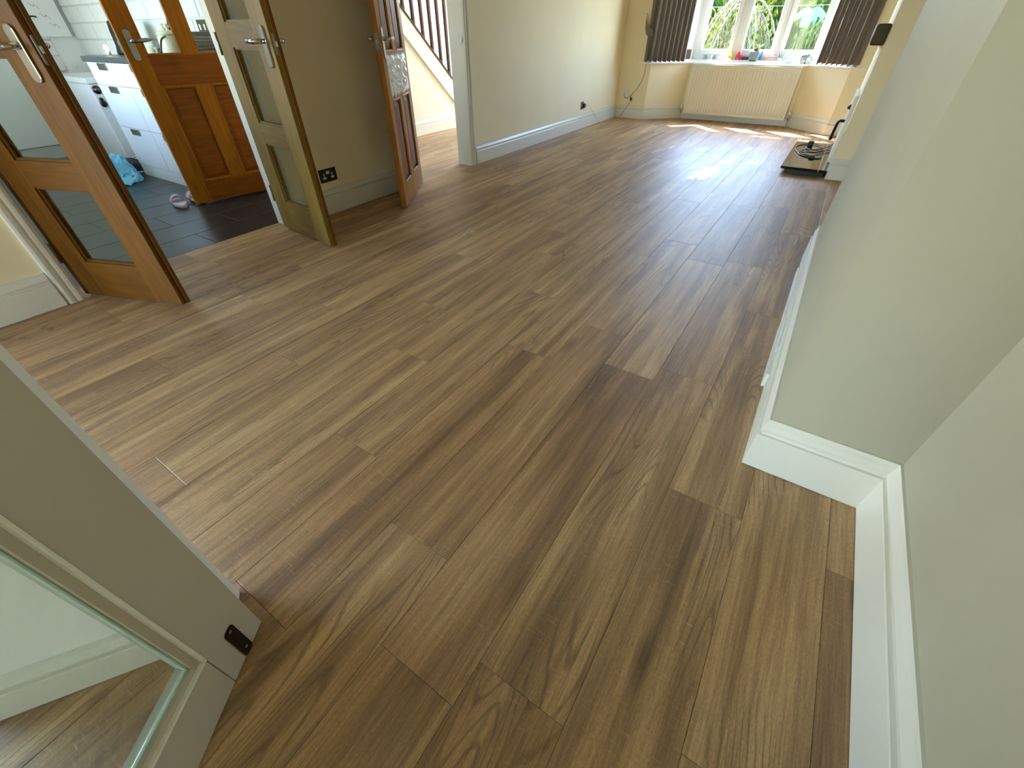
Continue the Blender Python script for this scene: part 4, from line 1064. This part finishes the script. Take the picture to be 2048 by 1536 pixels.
# weeping tree
wtree = thing('weeping_tree', 'small weeping tree with bare arching branches beyond the left panes', 'tree', (-1.95, 10.3, -.05))
bark = plain('pale_bark', (112, 98, 90), .8, var=.25, scale=20)
MB().tube([(0, 0, 0), (.02, 0, .5), (-.02, 0, 1.0), (0, 0, 1.42)], [.06, .05, .045, .04], 10).build('trunk', bark, wtree)
it = []; bb = MB()
for i in range(34):
    a = rnd.uniform(0, 6.28); L = rnd.uniform(.35, .85); h0 = 1.40+rnd.uniform(-.1, .05)
    c = Vector((math.cos(a), math.sin(a), 0))
    pts = spl([(0, 0, h0), tuple(c*L*.35+Vector((0, 0, h0+.06))), tuple(c*L*.75+Vector((0, 0, h0-.22))), tuple(c*L+Vector((0, 0, h0-.65))), tuple(c*L*1.04+Vector((0, 0, max(.15, h0-1.1))))], 4)
    bb.tube(pts, [.020-.001*j for j in range(len(pts))], 6)
    for j, p in enumerate(pts[5:]):
        for q in range(7):
            it.append((p+Vector((rnd.gauss(0, .05), rnd.gauss(0, .05), rnd.gauss(0, .05))), Vector((rnd.uniform(-.5, .5), rnd.uniform(-.5, .2), -1)), Vector((rnd.uniform(-1, 1), -1, .3)), rnd.uniform(.05, .09), .024))
        if rnd.random() < .5:
            e = p+Vector((rnd.uniform(-.2, .2), rnd.uniform(-.2, .1), -.3)); bb.tube([p, (p+e)/2+Vector((.02, 0, .02)), e], [.007, .005, .002], 5)
bb.build('branches', bark, wtree)
leaves('foliage', leaf_mat('yellow_green_leaf', (150, 176, 60), (220, 214, 110), .45), it, wtree)
# right hand shrub
sb = thing('willow_shrub', 'soft drooping pale green shrub beyond the right pane', 'shrub', (-.62, 10.2, -.05))
MB().tube([(0, 0, 0), (.02, .05, .6), (0, 0, 1.1)], [.05, .04, .03], 8).build('trunk', bark, sb)
it = []
for i in range(2600):
    a = rnd.uniform(0, 6.28); q = rnd.uniform(.1, .52); z = rnd.uniform(.1, 1.25); q *= math.sqrt(max(.1, 1-(z/1.5)**2))
    it.append((Vector((q*math.cos(a), q*math.sin(a), z)), Vector((rnd.uniform(-.35, .35), rnd.uniform(-.5, .1), -1)), Vector((rnd.uniform(-1, 1), -1, .2)), rnd.uniform(.08, .15), .022))
leaves('foliage', leaf_mat('willow_leaf', (126, 150, 84), (186, 204, 138), .45), it, sb)
# garment on a line
tsm = plain('pale_blue_cotton', (84, 122, 140), .8, var=.06)
ts = thing('shirt', 'pale blue shirt hanging outside beyond the right pane', 'shirt', (-.95, 11.0, 1.085))
P = [(-.17, 0), (.17, 0), (.18, .22), (.30, .14), (.36, .24), (.20, .39), (.08, .41), (.05, .375), (0, .36), (-.05, .375), (-.08, .41), (-.20, .39), (-.36, .24), (-.30, .14), (-.18, .22)]
P = [(x*.68, z*.66) for x, z in P]
n = len(P); vs = [(x, -.02-.01*math.sin(x*20), z) for x, z in P]+[(x, .02, z) for x, z in P]
MB().add(vs, [list(range(n)), list(range(n, 2*n))[::-1]]+[(i, n+i, n+(i+1) % n, (i+1) % n) for i in range(n)]).build('cloth', tsm, ts, bevel=.006)
MB().tube(spl([(-.036, -.01, .258), (-.02, -.028, .238), (0, -.03, .232), (.02, -.028, .238), (.036, -.01, .258)], 4), .006, 6).build('collar', tsm, ts)
for x in (-.10, .10): MB().box(x-.006, x+.006, -.012, .012, .25, .28).build('peg', M['twig'], ts)
tag(MB().tube([(-4.2, 11.0, 1.41), (-.95, 11.0, 1.375), (2.0, 11.0, 1.42)], .004, 6).build('washing_line', M['greycable']), 'thin washing line across the garden', 'washing line')
